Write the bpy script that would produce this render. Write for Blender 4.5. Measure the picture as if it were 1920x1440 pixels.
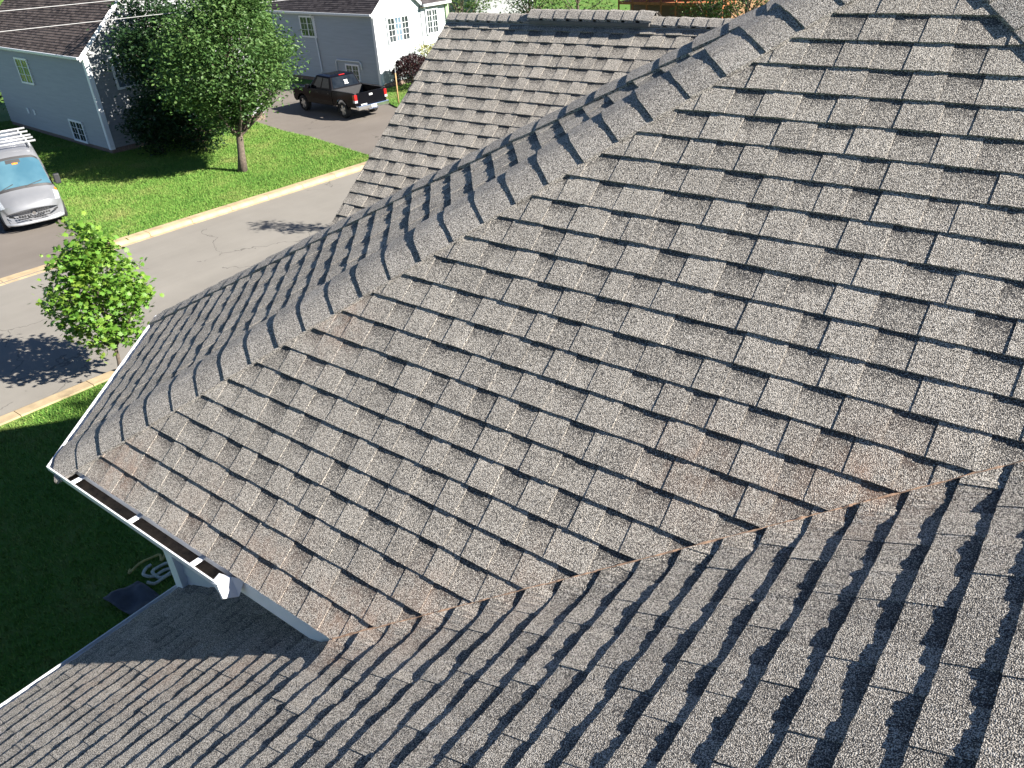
import bpy, math, random
import numpy as np
from mathutils import Vector, Matrix
random.seed(7); rng = np.random.default_rng(7)
for o in list(bpy.data.objects): bpy.data.objects.remove(o)
sc = bpy.context.scene
COL = sc.collection

# ------------------------------------------------------------------ camera
cam_d = bpy.data.cameras.new('camera'); cam = bpy.data.objects.new('camera', cam_d); COL.objects.link(cam)
sc.camera = cam
cam_d.sensor_width = 36; cam_d.lens = 27.932; cam_d.clip_start = .05; cam_d.clip_end = 2000
CAM_R = np.array([[0.7938045, 0.60537304, -0.05829149], [0.27056081, -0.43735751, -0.85762186], [-0.54467538, 0.6650127, -0.51096658]])
CAM_C = np.array([4.47624, -1.35336, 8.70471])
M = Matrix.Identity(4)
for i in range(3):
    M[i][0] = CAM_R[0][i]; M[i][1] = -CAM_R[1][i]; M[i][2] = -CAM_R[2][i]; M[i][3] = CAM_C[i]
cam.matrix_world = M
# ------------------------------------------------------------------ sky, sun, exposure
SUN = Vector((1.5, .5, 1.0)).normalized()
w = bpy.data.worlds.new('World'); sc.world = w; w.use_nodes = True
nt = w.node_tree; bgn = nt.nodes['Background']
sky = nt.nodes.new('ShaderNodeTexSky'); sky.sky_type = 'NISHITA'; sky.sun_disc = False
sky.sun_elevation = math.asin(SUN.z); sky.sun_rotation = math.atan2(SUN.x, SUN.y)
sky.air_density = .75; sky.dust_density = .1; sky.ozone_density = 3.0; sky.altitude = 2500
nt.links.new(sky.outputs[0], bgn.inputs[0]); bgn.inputs[1].default_value = .05
sun_d = bpy.data.lights.new('sun', 'SUN'); sun_d.energy = 5.0; sun_d.angle = math.radians(.53); sun_d.color = (1, .945, .86)
sun = bpy.data.objects.new('sun', sun_d); COL.objects.link(sun)
sun.rotation_euler = SUN.to_track_quat('Z', 'Y').to_euler(); sun.location = (30, 10, 30)
sc.view_settings.view_transform = 'Standard'; sc.view_settings.look = 'None'
sc.view_settings.exposure = 1.72; sc.view_settings.gamma = 1; sc.view_settings.use_curve_mapping = False

Z0 = 6.0     # height of the main eave above the ground
def project(P):
    q = CAM_R @ (np.asarray(P, float) - CAM_C)
    return 960 + 1489.68 * q[0] / q[2], 720 + 1489.68 * q[1] / q[2], q[2]

# ------------------------------------------------------------------ materials
MATS = {}
class NT:
    def __init__(s, name):
        s.m = bpy.data.materials.new(name); s.m.use_nodes = True; s.t = s.m.node_tree
        s.b = s.t.nodes['Principled BSDF']; s.out = s.t.nodes['Material Output']; MATS[name] = s.m
    def n(s, typ, **kw):
        x = s.t.nodes.new(typ)
        for k, v in kw.items(): setattr(x, k, v)
        return x
    def l(s, a, b): s.t.links.new(a, b)
    def val(s, v):
        return v
    def math(s, op, a, b=None, clamp=False):
        x = s.n('ShaderNodeMath', operation=op, use_clamp=clamp)
        for i, v in enumerate((a, b)):
            if v is None: continue
            if isinstance(v, (int, float)): x.inputs[i].default_value = v
            else: s.l(v, x.inputs[i])
        return x.outputs[0]
    def pos(s):
        return s.n('ShaderNodeNewGeometry').outputs['Position']
    def noise(s, scale, detail=2, rough=.5, vec=None, out=0):
        x = s.n('ShaderNodeTexNoise'); x.inputs['Scale'].default_value = scale; x.inputs['Detail'].default_value = detail
        x.inputs['Roughness'].default_value = rough
        s.l(vec if vec is not None else s.pos(), x.inputs['Vector']); return x.outputs[out]
    def vor(s, scale, vec=None):
        x = s.n('ShaderNodeTexVoronoi'); x.inputs['Scale'].default_value = scale
        s.l(vec if vec is not None else s.pos(), x.inputs['Vector']); return x
    def ramp(s, fac, stops):
        x = s.n('ShaderNodeValToRGB'); e = x.color_ramp.elements
        while len(e) < len(stops): e.new(.5)
        for el, (p, c) in zip(e, stops): el.position = p; el.color = (*c, 1) if len(c) == 3 else c
        s.l(fac, x.inputs[0]); return x.outputs[0]
    def mix(s, fac, a, b, mode='MIX'):
        x = s.n('ShaderNodeMix', data_type='RGBA', blend_type=mode)
        for k, v in ((0, fac), (6, a), (7, b)):
            if isinstance(v, (int, float)): x.inputs[k].default_value = v
            elif isinstance(v, tuple): x.inputs[k].default_value = (*v, 1)
            else: s.l(v, x.inputs[k])
        return x.outputs[2]
    def bump(s, h, strength=.3, dist=.002):
        x = s.n('ShaderNodeBump'); x.inputs['Strength'].default_value = strength; x.inputs['Distance'].default_value = dist
        s.l(h, x.inputs['Height']); s.l(x.outputs[0], s.b.inputs['Normal'])
    def attr(s, name):
        x = s.n('ShaderNodeAttribute', attribute_name=name); return x

def simple(name, col, rough=.6, metal=0, spec=.5, var=.12, scale=8, coat=0, bump=0):
    m = NT(name)
    n = m.noise(scale, 4, .6)
    a = tuple(c * (1 - var) for c in col); b = tuple(min(1, c * (1 + var)) for c in col)
    m.l(m.ramp(n, [(.3, a), (.7, b)]), m.b.inputs['Base Color'])
    m.b.inputs['Roughness'].default_value = rough; m.b.inputs['Metallic'].default_value = metal
    m.b.inputs['Specular IOR Level'].default_value = spec; m.b.inputs['Coat Weight'].default_value = coat
    if bump: m.bump(m.noise(scale * 12, 3), bump, .004)
    return m.m

def shingle_mat(name, band, light, dark):
    m = NT(name)
    a = m.attr('shg'); sep = m.n('ShaderNodeSeparateColor'); m.l(a.outputs['Color'], sep.inputs[0])
    tone, v, kind, stain = sep.outputs[0], sep.outputs[1], sep.outputs[2], a.outputs['Alpha']
    gran = m.noise(310, 0); g2 = m.noise(120, 1, .6)
    blot = m.noise(7, 3, .6)
    # granule blend printed darker towards the head of the lower ply
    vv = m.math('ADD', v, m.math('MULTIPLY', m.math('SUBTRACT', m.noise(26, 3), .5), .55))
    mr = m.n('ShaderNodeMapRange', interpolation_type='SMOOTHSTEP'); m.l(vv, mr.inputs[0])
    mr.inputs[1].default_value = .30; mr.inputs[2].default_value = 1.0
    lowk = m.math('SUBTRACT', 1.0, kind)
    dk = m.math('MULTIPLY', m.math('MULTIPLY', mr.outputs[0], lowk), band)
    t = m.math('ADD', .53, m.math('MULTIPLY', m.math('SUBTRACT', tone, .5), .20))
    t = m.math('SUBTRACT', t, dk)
    t = m.math('ADD', t, m.math('MULTIPLY', m.math('SUBTRACT', blot, .5), .40))
    t = m.math('ADD', t, m.math('MULTIPLY', m.math('SUBTRACT', gran, .5), 3.1))
    t = m.math('ADD', t, m.math('MULTIPLY', m.math('SUBTRACT', g2, .5), 1.5))
    mid = tuple((x + y) * .45 for x, y in zip(light, dark))
    c = m.ramp(t, [(0.02, dark), (.5, mid), (.85, light), (1.0, tuple(min(1, x * 1.5) for x in light))])
    c = m.mix(1.0, c, m.mix(g2, (1.06, 1.0, .92), (.97, 1.0, 1.04)), 'MULTIPLY')
    # stain: rusty pine dust, broken up
    sn = m.math('MULTIPLY', stain, m.math('MULTIPLY', m.math('SUBTRACT', m.noise(13, 2, .6), .28), 2.0, True), True)
    c = m.mix(m.math('MULTIPLY', sn, .62), c, (.40, .235, .155))
    m.l(c, m.b.inputs['Base Color'])
    m.b.inputs['Roughness'].default_value = .92; m.b.inputs['Specular IOR Level'].default_value = .25
    m.bump(gran, .7, .004)
    return m.m
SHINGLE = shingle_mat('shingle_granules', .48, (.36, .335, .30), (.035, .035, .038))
CAPMAT = shingle_mat('cap_granules', .0, (.34, .32, .295), (.04, .04, .043))
simple('deck_felt', (.035, .035, .037), .95)
simple('gutter_white', (.64, .655, .68), .38, var=.05)
simple('trim_white', (.78, .79, .80), .5, var=.05)
simple('gutter_dirt', (.06, .042, .028), .95, var=.75, scale=22, bump=.9)
simple('valley_debris', (.34, .215, .14), .9, var=.4, scale=60)
simple('siding_near', (.55, .56, .57), .6, var=.04)
simple('soffit', (.6, .61, .62), .6, var=.03)
simple('vent_plastic', (.10, .095, .09), .7)

# ------------------------------------------------------------------ helpers
def props(o, label=None, cat=None, group=None, kind=None):
    for k, v in (('label', label), ('category', cat), ('group', group), ('kind', kind)):
        if v: o[k] = v
    return o
def mesh_obj(name, verts, faces, mat, parent=None, smooth=False, attr=None):
    me = bpy.data.meshes.new(name); me.from_pydata([tuple(v) for v in verts], [], faces); me.update()
    if attr is not None:
        at = me.attributes.new('shg', 'FLOAT_COLOR', 'POINT')
        at.data.foreach_set('color', np.asarray(attr, np.float32).ravel())
    if mat: me.materials.append(MATS[mat] if isinstance(mat, str) else mat)
    if smooth:
        me.polygons.foreach_set('use_smooth', [True] * len(me.polygons))
    o = bpy.data.objects.new(name, me); COL.objects.link(o)
    if parent is not None: o.parent = parent
    return o
def empty(name, loc=(0, 0, 0), rz=0, label=None, cat=None, group=None):
    o = bpy.data.objects.new(name, None); COL.objects.link(o); o.location = loc; o.rotation_euler = (0, 0, rz)
    o.empty_display_size = .3
    return props(o, label, cat, group)
class MB:
    def __init__(s): s.v = []; s.f = []
    def add(s, vs, fs):
        b = len(s.v); s.v += [tuple(v) for v in vs]; s.f += [tuple(i + b for i in f) for f in fs]; return s
    def box(s, x0, x1, y0, y1, z0, z1):
        return s.add([(x0, y0, z0), (x1, y0, z0), (x1, y1, z0), (x0, y1, z0), (x0, y0, z1), (x1, y0, z1), (x1, y1, z1), (x0, y1, z1)],
                     [(3, 2, 1, 0), (4, 5, 6, 7), (0, 1, 5, 4), (1, 2, 6, 5), (2, 3, 7, 6), (3, 0, 4, 7)])
    def tube(s, pts, r, n=8, cap=True):
        pts = [Vector(p) for p in pts]; rs = r if isinstance(r, (list, tuple)) else [r] * len(pts)
        rings = []
        for i, p in enumerate(pts):
            d = (pts[min(i + 1, len(pts) - 1)] - pts[max(i - 1, 0)]).normalized()
            a = d.orthogonal().normalized() if i == 0 else (a - d * a.dot(d)).normalized()
            b = d.cross(a)
            rings.append([p + (a * math.cos(t) + b * math.sin(t)) * rs[i] for t in [2 * math.pi * k / n for k in range(n)]])
        base = len(s.v)
        for rg in rings: s.v += [tuple(q) for q in rg]
        for i in range(len(rings) - 1):
            for k in range(n):
                s.f.append((base + i * n + k, base + i * n + (k + 1) % n, base + (i + 1) * n + (k + 1) % n, base + (i + 1) * n + k))
        if cap:
            s.f.append(tuple(base + k for k in reversed(range(n)))); s.f.append(tuple(base + (len(rings) - 1) * n + k for k in range(n)))
        return s
    def prism(s, poly, z0, z1):
        n = len(poly)
        return s.add([(x, y, z0) for x, y in poly] + [(x, y, z1) for x, y in poly],
                     [tuple(reversed(range(n))), tuple(range(n, 2 * n))] + [(i, (i + 1) % n, n + (i + 1) % n, n + i) for i in range(n)])
    def disc(s, c, axis, r, n=20):
        c = Vector(c); ax = Vector(axis).normalized(); a = ax.orthogonal().normalized(); b = ax.cross(a)
        return s.add([c + (a * math.cos(t) + b * math.sin(t)) * r for t in [2 * math.pi * k / n for k in range(n)]], [tuple(range(n))])
    def build(s, name, mat, parent=None, smooth=False):
        return mesh_obj(name, s.v, s.f, mat, parent, smooth)
def bevel(o, w=.01, seg=2):
    m = o.modifiers.new('bevel', 'BEVEL'); m.width = w; m.segments = seg; m.limit_method = 'ANGLE'; return o

# ================================================================== LARGE STRUCTURE: ground, road
SK = .075                                  # the street runs slightly askew
def far_x(y): return -21.45 + SK * (y - 6.5)
def near_x(y): return -13.1 + SK * (y - 4.5)
def grass_mat(name, c0, c1, c2, attr=False):
    m = NT(name)
    n1 = m.noise(.55, 4, .6); n2 = m.noise(7, 4, .7)
    f = m.math('ADD', m.math('MULTIPLY', n1, .7), m.math('MULTIPLY', n2, .4))
    c = m.ramp(f, [(.35, c0), (.55, c1), (.75, c2)])
    if attr:
        a = m.attr('shg'); c = m.mix(m.math('MULTIPLY', a.outputs['Fac'], .8), c, (.30, .31, .10), 'MIX')
    m.l(c, m.b.inputs['Base Color']); m.b.inputs['Roughness'].default_value = .85; m.b.inputs['Specular IOR Level'].default_value = .2
    if not attr: m.bump(m.noise(40, 4, .7), .8, .03)
    return m.m
grass_mat('lawn', (.055, .14, .022), (.09, .18, .03), (.17, .20, .06))
grass_mat('blades', (.06, .165, .024), (.10, .215, .034), (.21, .235, .075), True)
def asphalt(name, a, b):
    m = NT(name)
    f = m.math('ADD', m.math('MULTIPLY', m.noise(.5, 4, .6), .6), m.math('MULTIPLY', m.noise(60, 3, .7), .4))
    c = m.ramp(f, [(.3, a), (.7, b)])
    # faint darker repair and tyre streaks of irregular shape
    mp = m.n('ShaderNodeMapping'); mp.inputs['Scale'].default_value = (1.6, .12, 1); m.l(m.pos(), mp.inputs[0])
    c = m.mix(m.math('MULTIPLY', m.noise(1.2, 3, .6, mp.outputs[0]), .35), c, tuple(x * .6 for x in a))
    wv = m.n('ShaderNodeVectorMath', operation='ADD'); m.l(m.pos(), wv.inputs[0])
    nc = m.noise(1.1, 3, .6, out=1); m.l(nc, wv.inputs[1])
    vo = m.n('ShaderNodeTexVoronoi', feature='DISTANCE_TO_EDGE'); vo.inputs['Scale'].default_value = .23; m.l(wv.outputs[0], vo.inputs['Vector'])
    ck = m.math('MULTIPLY', m.math('LESS_THAN', vo.outputs['Distance'], .0035), m.math('GREATER_THAN', m.noise(.35, 2), .5))
    c = m.mix(m.math('MULTIPLY', ck, .6), c, tuple(x * .35 for x in a))
    m.l(c, m.b.inputs['Base Color']); m.b.inputs['Roughness'].default_value = .9; m.b.inputs['Specular IOR Level'].default_value = .3
    m.bump(m.noise(160, 3), .4, .006)
asphalt('road_asphalt', (.185, .172, .152), (.25, .234, .208))
asphalt('drive_asphalt', (.135, .118, .102), (.18, .158, .138))
simple('concrete_curb', (.36, .275, .165), .85, var=.22, scale=3, bump=.3)
simple('soil', (.05, .035, .022), .95, var=.3, scale=6)

MB().box(-500, 500, -500, 500, -.5, -.02).build('ground', 'lawn')['kind'] = 'structure'
def strip(y0, y1, n, fa, fb, z):
    vs = []; fs = []
    for i in range(n + 1):
        y = y0 + (y1 - y0) * i / n; vs += [(fa(y), y, z), (fb(y), y, z)]
    for i in range(n): fs.append((2 * i, 2 * i + 1, 2 * i + 3, 2 * i + 2))
    return vs, fs
props(mesh_obj('road', *strip(-120, 160, 56, far_x, near_x, 0.0), 'road_asphalt'), kind='structure')
LZ = .10
# far side: drive of the van, lawn, drive of the pickup
D1a, D1b = 4.6, 9.75                      # van drive at the kerb (y)
D2a, D2b = 21.6, 28.6                     # pickup drive at the kerb
AX = Vector((math.cos(math.radians(-4.3)), math.sin(math.radians(-4.3)), 0)); AY = Vector((-AX.y, AX.x, 0))
def lawn(name, poly):
    props(MB().prism(poly, -.01, LZ).build(name, 'lawn'), kind='structure')
def back(y, d, s=.0): # a point d metres behind the far kerb, following the lots
    return (far_x(y) - .42 - d, y + d * (.075 + s))
lawnF = [(far_x(D1b) - .42, D1b), (far_x(D2a) - .42, D2a), (-26.5, 22.9), (-29, 23.2), (-33.1, 24.1), (-33.1, 16.9), (-47, 18), (-47, 15), (-31, 11.9), (-24.6, 10.25)]
lawn('lawn', lawnF)
lawn('lawn', [(far_x(D2b) - .42, D2b), (far_x(70) - .42, 70), (-60, 74), (-60, 34), (-32, 32), (-27.6, 29.6)])
lawn('lawn', [(far_x(-90) - .42, -90), (far_x(D1a) - .42, D1a), (-26, 6.2), (-33, 8.3), (-48, 10), (-90, 10), (-90, -90)])
lawn('lawn', [(near_x(-60) + .42, -60), (near_x(90) + .42, 90), (60, 90), (60, -60)][::-1] and [(near_x(-60) + .42, -60), (60, -60), (60, 90), (near_x(90) + .42, 90)])
def drive(name, poly):
    props(MB().prism(poly, -.01, .03).build(name, 'drive_asphalt'), kind='structure')
drive('driveway', [(far_x(D1a), D1a), (far_x(D1b), D1b), (-24.6, 10.25), (-31, 11.9), (-47, 15), (-48, 10), (-33, 8.3), (-26, 6.2)])
drive('driveway', [(far_x(D2a), D2a), (far_x(D2b), D2b), (-27.6, 29.6), (-32, 32), (-45, 33), (-45, 25), (-33.1, 24.1), (-29, 23.2), (-26.5, 22.9)])
# kerbs, cast in lengths
def kerb(fx, side, y0, y1, drops):
    root = props(mesh_obj('curb', *strip(y0, y1, 20, lambda y: fx(y) - side * .02, lambda y: fx(y) + side * .40, -.012), 'soil'), kind='structure')
    y = y0; L = 1.55
    while y < y1 - .01:
        ya, yb = y + .008, min(y + L, y1) - .008
        hgt = .035 if any(a < (ya + yb) / 2 < b for a, b in drops) else .135
        prof = [(-.14, .004), (.0, .012), (.03, hgt * .85), (.09, hgt), (.41, hgt + .004), (.41, -.05), (-.14, -.05)]
        vs = [];
        for yy in (ya, yb):
            for o, z in prof: vs.append((fx(yy) + side * o, yy, z + random.uniform(-.002, .002)))
        n = len(prof); fs = [(i, (i + 1) % n, n + (i + 1) % n, n + i) for i in range(n)] + [tuple(range(n)), tuple(range(2 * n - 1, n - 1, -1))]
        mesh_obj('curb_segment', vs, fs, 'concrete_curb', root)
        y += L
kerb(far_x, -1, -12, 62, [(D1a, D1b), (D2a, D2b)])
kerb(near_x, 1, -20, 50, [])

# ================================================================== THE NEAR HOUSE
HOUSE = empty('house', (2.2, 3.0, 0), 0, 'near two-storey house whose weathered grey shingle roof fills the foreground', 'house')
HP = Matrix.Translation((-2.2, -3.0, 0))
def hpart(o): o.matrix_parent_inverse = HP; return o
a_ = math.radians(40.347); b_ = math.radians(25.855); d_ = math.radians(38.6)
ta, tb, td = math.tan(a_), math.tan(b_), math.tan(d_)
K = 1.23487; DL = .22; XV = 2.26531; E_ = .143
YAP = 3.02
APEX = Vector((-DL + K * YAP, YAP, Z0 + ta * YAP))
CO = Vector((-DL, 0, Z0)); CF = Vector((-1.58, 1.535, Z0))          # eave corners of the splayed slope
def zA(y): return Z0 + ta * y
XVB = XV + .10
def zB(x): return Z0 + tb * (x - XVB)
STAINS = [(2.3, .05, 6.05, .2, 1.0), (2.2, .04, 6.03, .2, .8), (4.05, 1.06, 6.9, .22, .75), (3.8, .98, 6.83, .2, .45), (1.38, 1.04, 6.88, .2, .7), (.37, .1, 6.08, .24, .95), (1.62, .09, 6.07, .2, .6), (1.79, .1, 6.08, .2, .65), (3.46, .95, 6.8, .25, .4), (1.1, .1, 6.08, .3, .35), (2.6, .2, 6.16, .25, .6), (1.3, -.38, 5.45, .3, .6), (1.8, -.26, 5.72, .22, .6), (.75, -.5, 5.2, .3, .45), (3.0, .4, 6.35, .2, .35)]
def stain_at(p):
    s = 0
    for x, y, z, r, k in STAINS:
        d = math.sqrt((p[0] - x) ** 2 + (p[1] - y) ** 2 + (p[2] - z) ** 2)
        s = max(s, k * max(0, 1 - d / (r * 1.35)))
    return s
def clip(poly, hp):
    for A, B, Cc in hp:
        out = []
        for i in range(len(poly)):
            p, q = poly[i], poly[(i + 1) % len(poly)]
            dp, dq = A * p[0] + B * p[1] + Cc, A * q[0] + B * q[1] + Cc
            if dp >= 0: out.append(p)
            if (dp >= 0) != (dq >= 0):
                t = dp / (dp - dq); out.append((p[0] + t * (q[0] - p[0]), p[1] + t * (q[1] - p[1])))
        poly = out
        if len(poly) < 3: return None
    return poly
def vrange(poly, u):
    lo, hi = 1e9, -1e9
    for i in range(len(poly)):
        p, q = poly[i], poly[(i + 1) % len(poly)]
        if min(p[0], q[0]) - 1e-9 <= u <= max(p[0], q[0]) + 1e-9:
            if abs(q[0] - p[0]) < 1e-9: vs = (p[1], q[1])
            else: vs = (p[1] + (u - p[0]) / (q[0] - p[0]) * (q[1] - p[1]),)
            for v in vs: lo = min(lo, v); hi = max(hi, v)
    return lo, hi

_WN = np.random.default_rng(3).uniform(-1, 1, 4096)
def wob(row, t):
    t = t + row * 7.31; i = math.floor(t); f = t - i; f = f * f * (3 - 2 * f)
    k = int(round(row * 13)) * 57
    return float(_WN[(i + k) % 4096] * (1 - f) + _WN[(i + 1 + k) % 4096] * f)
def make_piece(pt, u0, u1, v0, raised, hps, dsplit, tscale, jit, rscale=1.0):
    """one shingle tab: butt edge at v0, head lapped under the next course"""
    top = v0 + E_ * 1.12
    poly = clip([(u0, v0), (u1, v0), (u1, top), (u0, top)], hps)
    if not poly: return None
    us = [p[0] for p in poly]; ua, ub = min(us), max(us)
    if ub - ua < .006: return None
    n = max(1, int(round((ub - ua) / dsplit)))
    sp = sorted(set([round(u, 5) for u in us] + [round(ua + (ub - ua) * i / n, 5) for i in range(n + 1)]))
    sp2 = [sp[0]]
    for u in sp[1:]:
        if u - sp2[-1] > .004: sp2.append(u)
    if sp2[-1] != sp[-1]: sp2[-1] = sp[-1]
    if len(sp2) < 2: return None
    t0 = .0080 * tscale * random.uniform(.96, 1.05); rz = (.0025 * rscale * random.uniform(.8, 1.25) if raised else 0.0)
    tilt = random.uniform(-.0002, .0002); tone = random.random() * .75 + (.18 if raised else .0)
    verts = []; att = []; cols = []
    for u in sp2:
        lo, hi = vrange(poly, min(max(u, ua + 1e-7), ub - 1e-7) if ua + 2e-5 < u < ub - 2e-5 else (ua if u < (ua + ub) / 2 else ub))
        lo = min(max(lo, v0), top); hi = max(min(hi, top), lo + 1e-4)
        row = []
        dv = (wob(v0 * 91.7, u * 22) * .0016 + random.uniform(-.0006, .0006)) if abs(lo - v0) < 1e-6 else 0
        jt = (wob(v0 * 37.1 + 5, u * 14) * .8 + wob(v0 * 11.3, u * 60) * 1.0) * jit
        for v, hoff in ((lo, None), (hi, None), (lo, -1)):
            r = (v - v0) / E_
            hgt = (t0 + tilt * (u - u0) / max(u1 - u0, .01) * 2 + jt * (1 - r)) * max(0, 1 - r / 1.02) + .0008 + rz - .002 * (r > 1)
            if hoff is not None: hgt = -.010
            P = pt(u, v + (dv if v == lo else 0), hgt)
            row.append(len(verts)); verts.append(P); att.append((tone, min(max(r, 0), 1), 1.0 if raised else 0.0, 0))
        cols.append(row)
    cen = verts[0]
    cx = sum(v[0] for v in verts) / len(verts); cy = sum(v[1] for v in verts) / len(verts); cz = sum(v[2] for v in verts) / len(verts)
    att = [(t, v, k, stain_at(P)) for (t, v, k, s), P in zip(att, verts)]
    faces = []
    for c, d in zip(cols[:-1], cols[1:]):
        faces.append((c[0], d[0], d[1], c[1])); faces.append((c[2], d[2], d[0], c[0]))
    faces.append((cols[0][2], cols[0][0], cols[0][1])); faces.append((cols[-1][2], cols[-1][1], cols[-1][0]))
    return verts, faces, att, (cx, cy, cz)

def slope_pieces(pt, rows, hps_of, u_rng, dsplit=.022, tscale=1.0, jit=.0007, rscale=1.0):
    out = []
    for j in rows:
        ua, ub = u_rng(j)
        u = ua - random.random() * .2; raised = random.random() < .5
        while u < ub:
            wd = random.uniform(.11, .18) if raised else random.uniform(.10, .18)
            q = random.random()
            if q < .07: wd *= .35
            elif q > .93: wd *= 1.5
            pc = make_piece(pt, u, u + wd, j * E_, raised, hps_of(j), dsplit, tscale, jit, rscale)
            if pc: out.append(pc)
            u += wd
            if q > .07: raised = not raised
    return out
def pix_area(pc):
    vs, fs = pc[0], pc[1]; ar = 0
    for f in fs:
        if len(f) != 4: continue
        ps = [project(vs[i]) for i in f]
        if any(p[2] < .2 for p in ps): return 0
        if not all(-20 < p[0] < 1940 and -20 < p[1] < 1460 for p in ps): continue
        s = sum(ps[i][0] * ps[(i + 1) % 4][1] - ps[(i + 1) % 4][0] * ps[i][1] for i in range(4))
        ar += abs(s) * .5 if s < 0 else 0
    return ar
def emit(pieces, parent, name, limit, mat, restname):
    sc_ = sorted(((pix_area(p), i) for i, p in enumerate(pieces)), reverse=True)
    keep = set(i for a, i in sc_[:limit] if a > 40)
    rv, rf, ra = [], [], []
    for i, (vs, fs, at, c) in enumerate(pieces):
        if i in keep: mesh_obj(name, vs, fs, mat, parent, attr=at)
        else:
            b = len(rv); rv += vs; rf += [tuple(k + b for k in f) for f in fs]; ra += at
    if rv:
        o = mesh_obj(restname, rv, rf, mat, parent, attr=ra); o['kind'] = 'stuff'
    return len(keep)
def frame_pt(O, U, V):
    O, U, V = Vector(O), Vector(U).normalized(), Vector(V).normalized(); N = U.cross(V)
    if N.z < 0: N = -N
    return (lambda u, v, h: tuple(O + U * u + V * v + N * h)), O, U, V, N
def deck(name, poly, label=None):
    o = hpart(mesh_obj(name, [tuple(p) for p in poly], [tuple(range(len(poly)))], 'deck_felt', HOUSE))
    if label: o['label'] = label
    return o
DN = .012
# ---- slope A: the large front slope
ptA, OA, UA, VA, NA = frame_pt((0, 0, Z0), (1, 0, 0), (0, math.cos(a_), math.sin(a_)))
APX2 = APEX + Vector((.10, 0, 0)); XM = (APEX.x + APX2.x) / 2; ca = math.cos(a_)
hpsA = [(1, -K * ca, DL - .11), (-1, -K * ca, 2 * XM + DL - .11), (-1, ta * ca / tb, XV + .16)]
nA_rows = int(APEX.z - Z0) and int((YAP / ca) / E_) + 1
piecesA = slope_pieces(ptA, range(0, nA_rows), lambda j: hpsA,
                       rscale=1.15, u_rng=lambda j: (-DL + K * ca * j * E_ - .02, min(2 * XM + DL - K * ca * j * E_, XV + (ta / tb) * ca * (j + 1.2) * E_ + .2)))
slopeA = deck('roof_slope', [CO - NA * DN, Vector((XV + .1, 0, Z0)) - NA * DN, Vector((XV + (ta / tb) * 2.0, 2.0, zA(2.0))) - NA * DN, APX2 - NA * DN, APEX - NA * DN], 'large front roof slope of blended grey shingles between hip and valley')
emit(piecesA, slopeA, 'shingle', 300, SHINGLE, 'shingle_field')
# starter edge along the eave
# ---- slope B: the low wing in front, folding up into the valley
XE = .19
def ptB(u, v, h):
    x = XE + v * math.cos(b_); y = u; z = zB(x)
    yv = (zB(x) - Z0) / ta
    N = Vector((-math.sin(b_), 0, math.cos(b_)))
    if x > XV - .1 and y > yv - .35:
        za = zA(y); wv = .03
        f = .5 * (za - z + math.sqrt((za - z) ** 2 + wv * wv)) if za - z > -.3 else 0
        k = min(1, max(0, (y - yv + .06) / .12))
        N = (N * (1 - k) + NA * k).normalized()
        z = z + f + .004
    p = Vector((x, y, z)) + N * h
    return tuple(p)
def hpsB(j):
    x = XE + j * E_ * math.cos(b_)
    if x < XV - .15: return [(-1, 0, .285)]
    if x < XV + .02: return [(-1, 0, .0)]
    cb = math.cos(b_); s = tb / ta
    # y <= (x - XV)*tb/ta + .065
    return [(-1, s * cb, (XE - XV) * s + .004)]
XB1 = 5.3
nB = int((XB1 - XE) / math.cos(b_) / E_)
piecesB = slope_pieces(ptB, range(0, nB), hpsB, lambda j: (-2.6, .3 if XE + j * E_ * math.cos(b_) < XV else 2.2), dsplit=.022, tscale=1.38, jit=.0019)
NB = Vector((-math.sin(b_), 0, math.cos(b_)))
slopeB = deck('roof_slope', [Vector((XE, -2.6, zB(XE))) - NB * DN, Vector((XB1, -2.6, zB(XB1))) - NB * DN, Vector((XB1, (XB1 - XVB) * tb / ta, zB(XB1))) - NB * DN, Vector((XV, 0.0, zB(XV))) - NB * DN, Vector((XV - .5, .285, zB(XV - .5))) - NB * DN, Vector((XE, .285, zB(XE))) - NB * DN], 'lower wing roof slope with long raking shadows under each course')
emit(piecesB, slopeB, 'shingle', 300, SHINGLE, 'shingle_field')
# ---- slope C: splayed corner slope
UC = Vector((CF.x - CO.x, CF.y - CO.y, 0)); LC = UC.length; UC.normalize()
H1 = (APEX - CO).normalized(); NC = UC.cross(H1)
if NC.z < 0: NC = -NC
NC.normalize(); VC = NC.cross(UC)
if VC.z < 0: VC = -VC
ptC, OC, _, _, _ = frame_pt(CO, UC, VC)
dA = APEX - CO; uap, vap = dA.dot(UC), dA.dot(VC)
hpsC = [(1, -uap / vap, -.10), (-1, (uap - LC) / vap, LC - .10)]
piecesC = slope_pieces(ptC, range(0, int(vap / E_) + 1), lambda j: hpsC, lambda j: (uap * j * E_ / vap - .05, LC + (uap - LC) * j * E_ / vap + .05), dsplit=.024, jit=.0019)
slopeC = deck('roof_slope', [CO - NC * DN, CF - NC * DN, APEX - NC * DN], 'narrow splayed corner roof slope between two hips')
emit(piecesC, slopeC, 'shingle', 300, SHINGLE, 'shingle_field')
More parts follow.
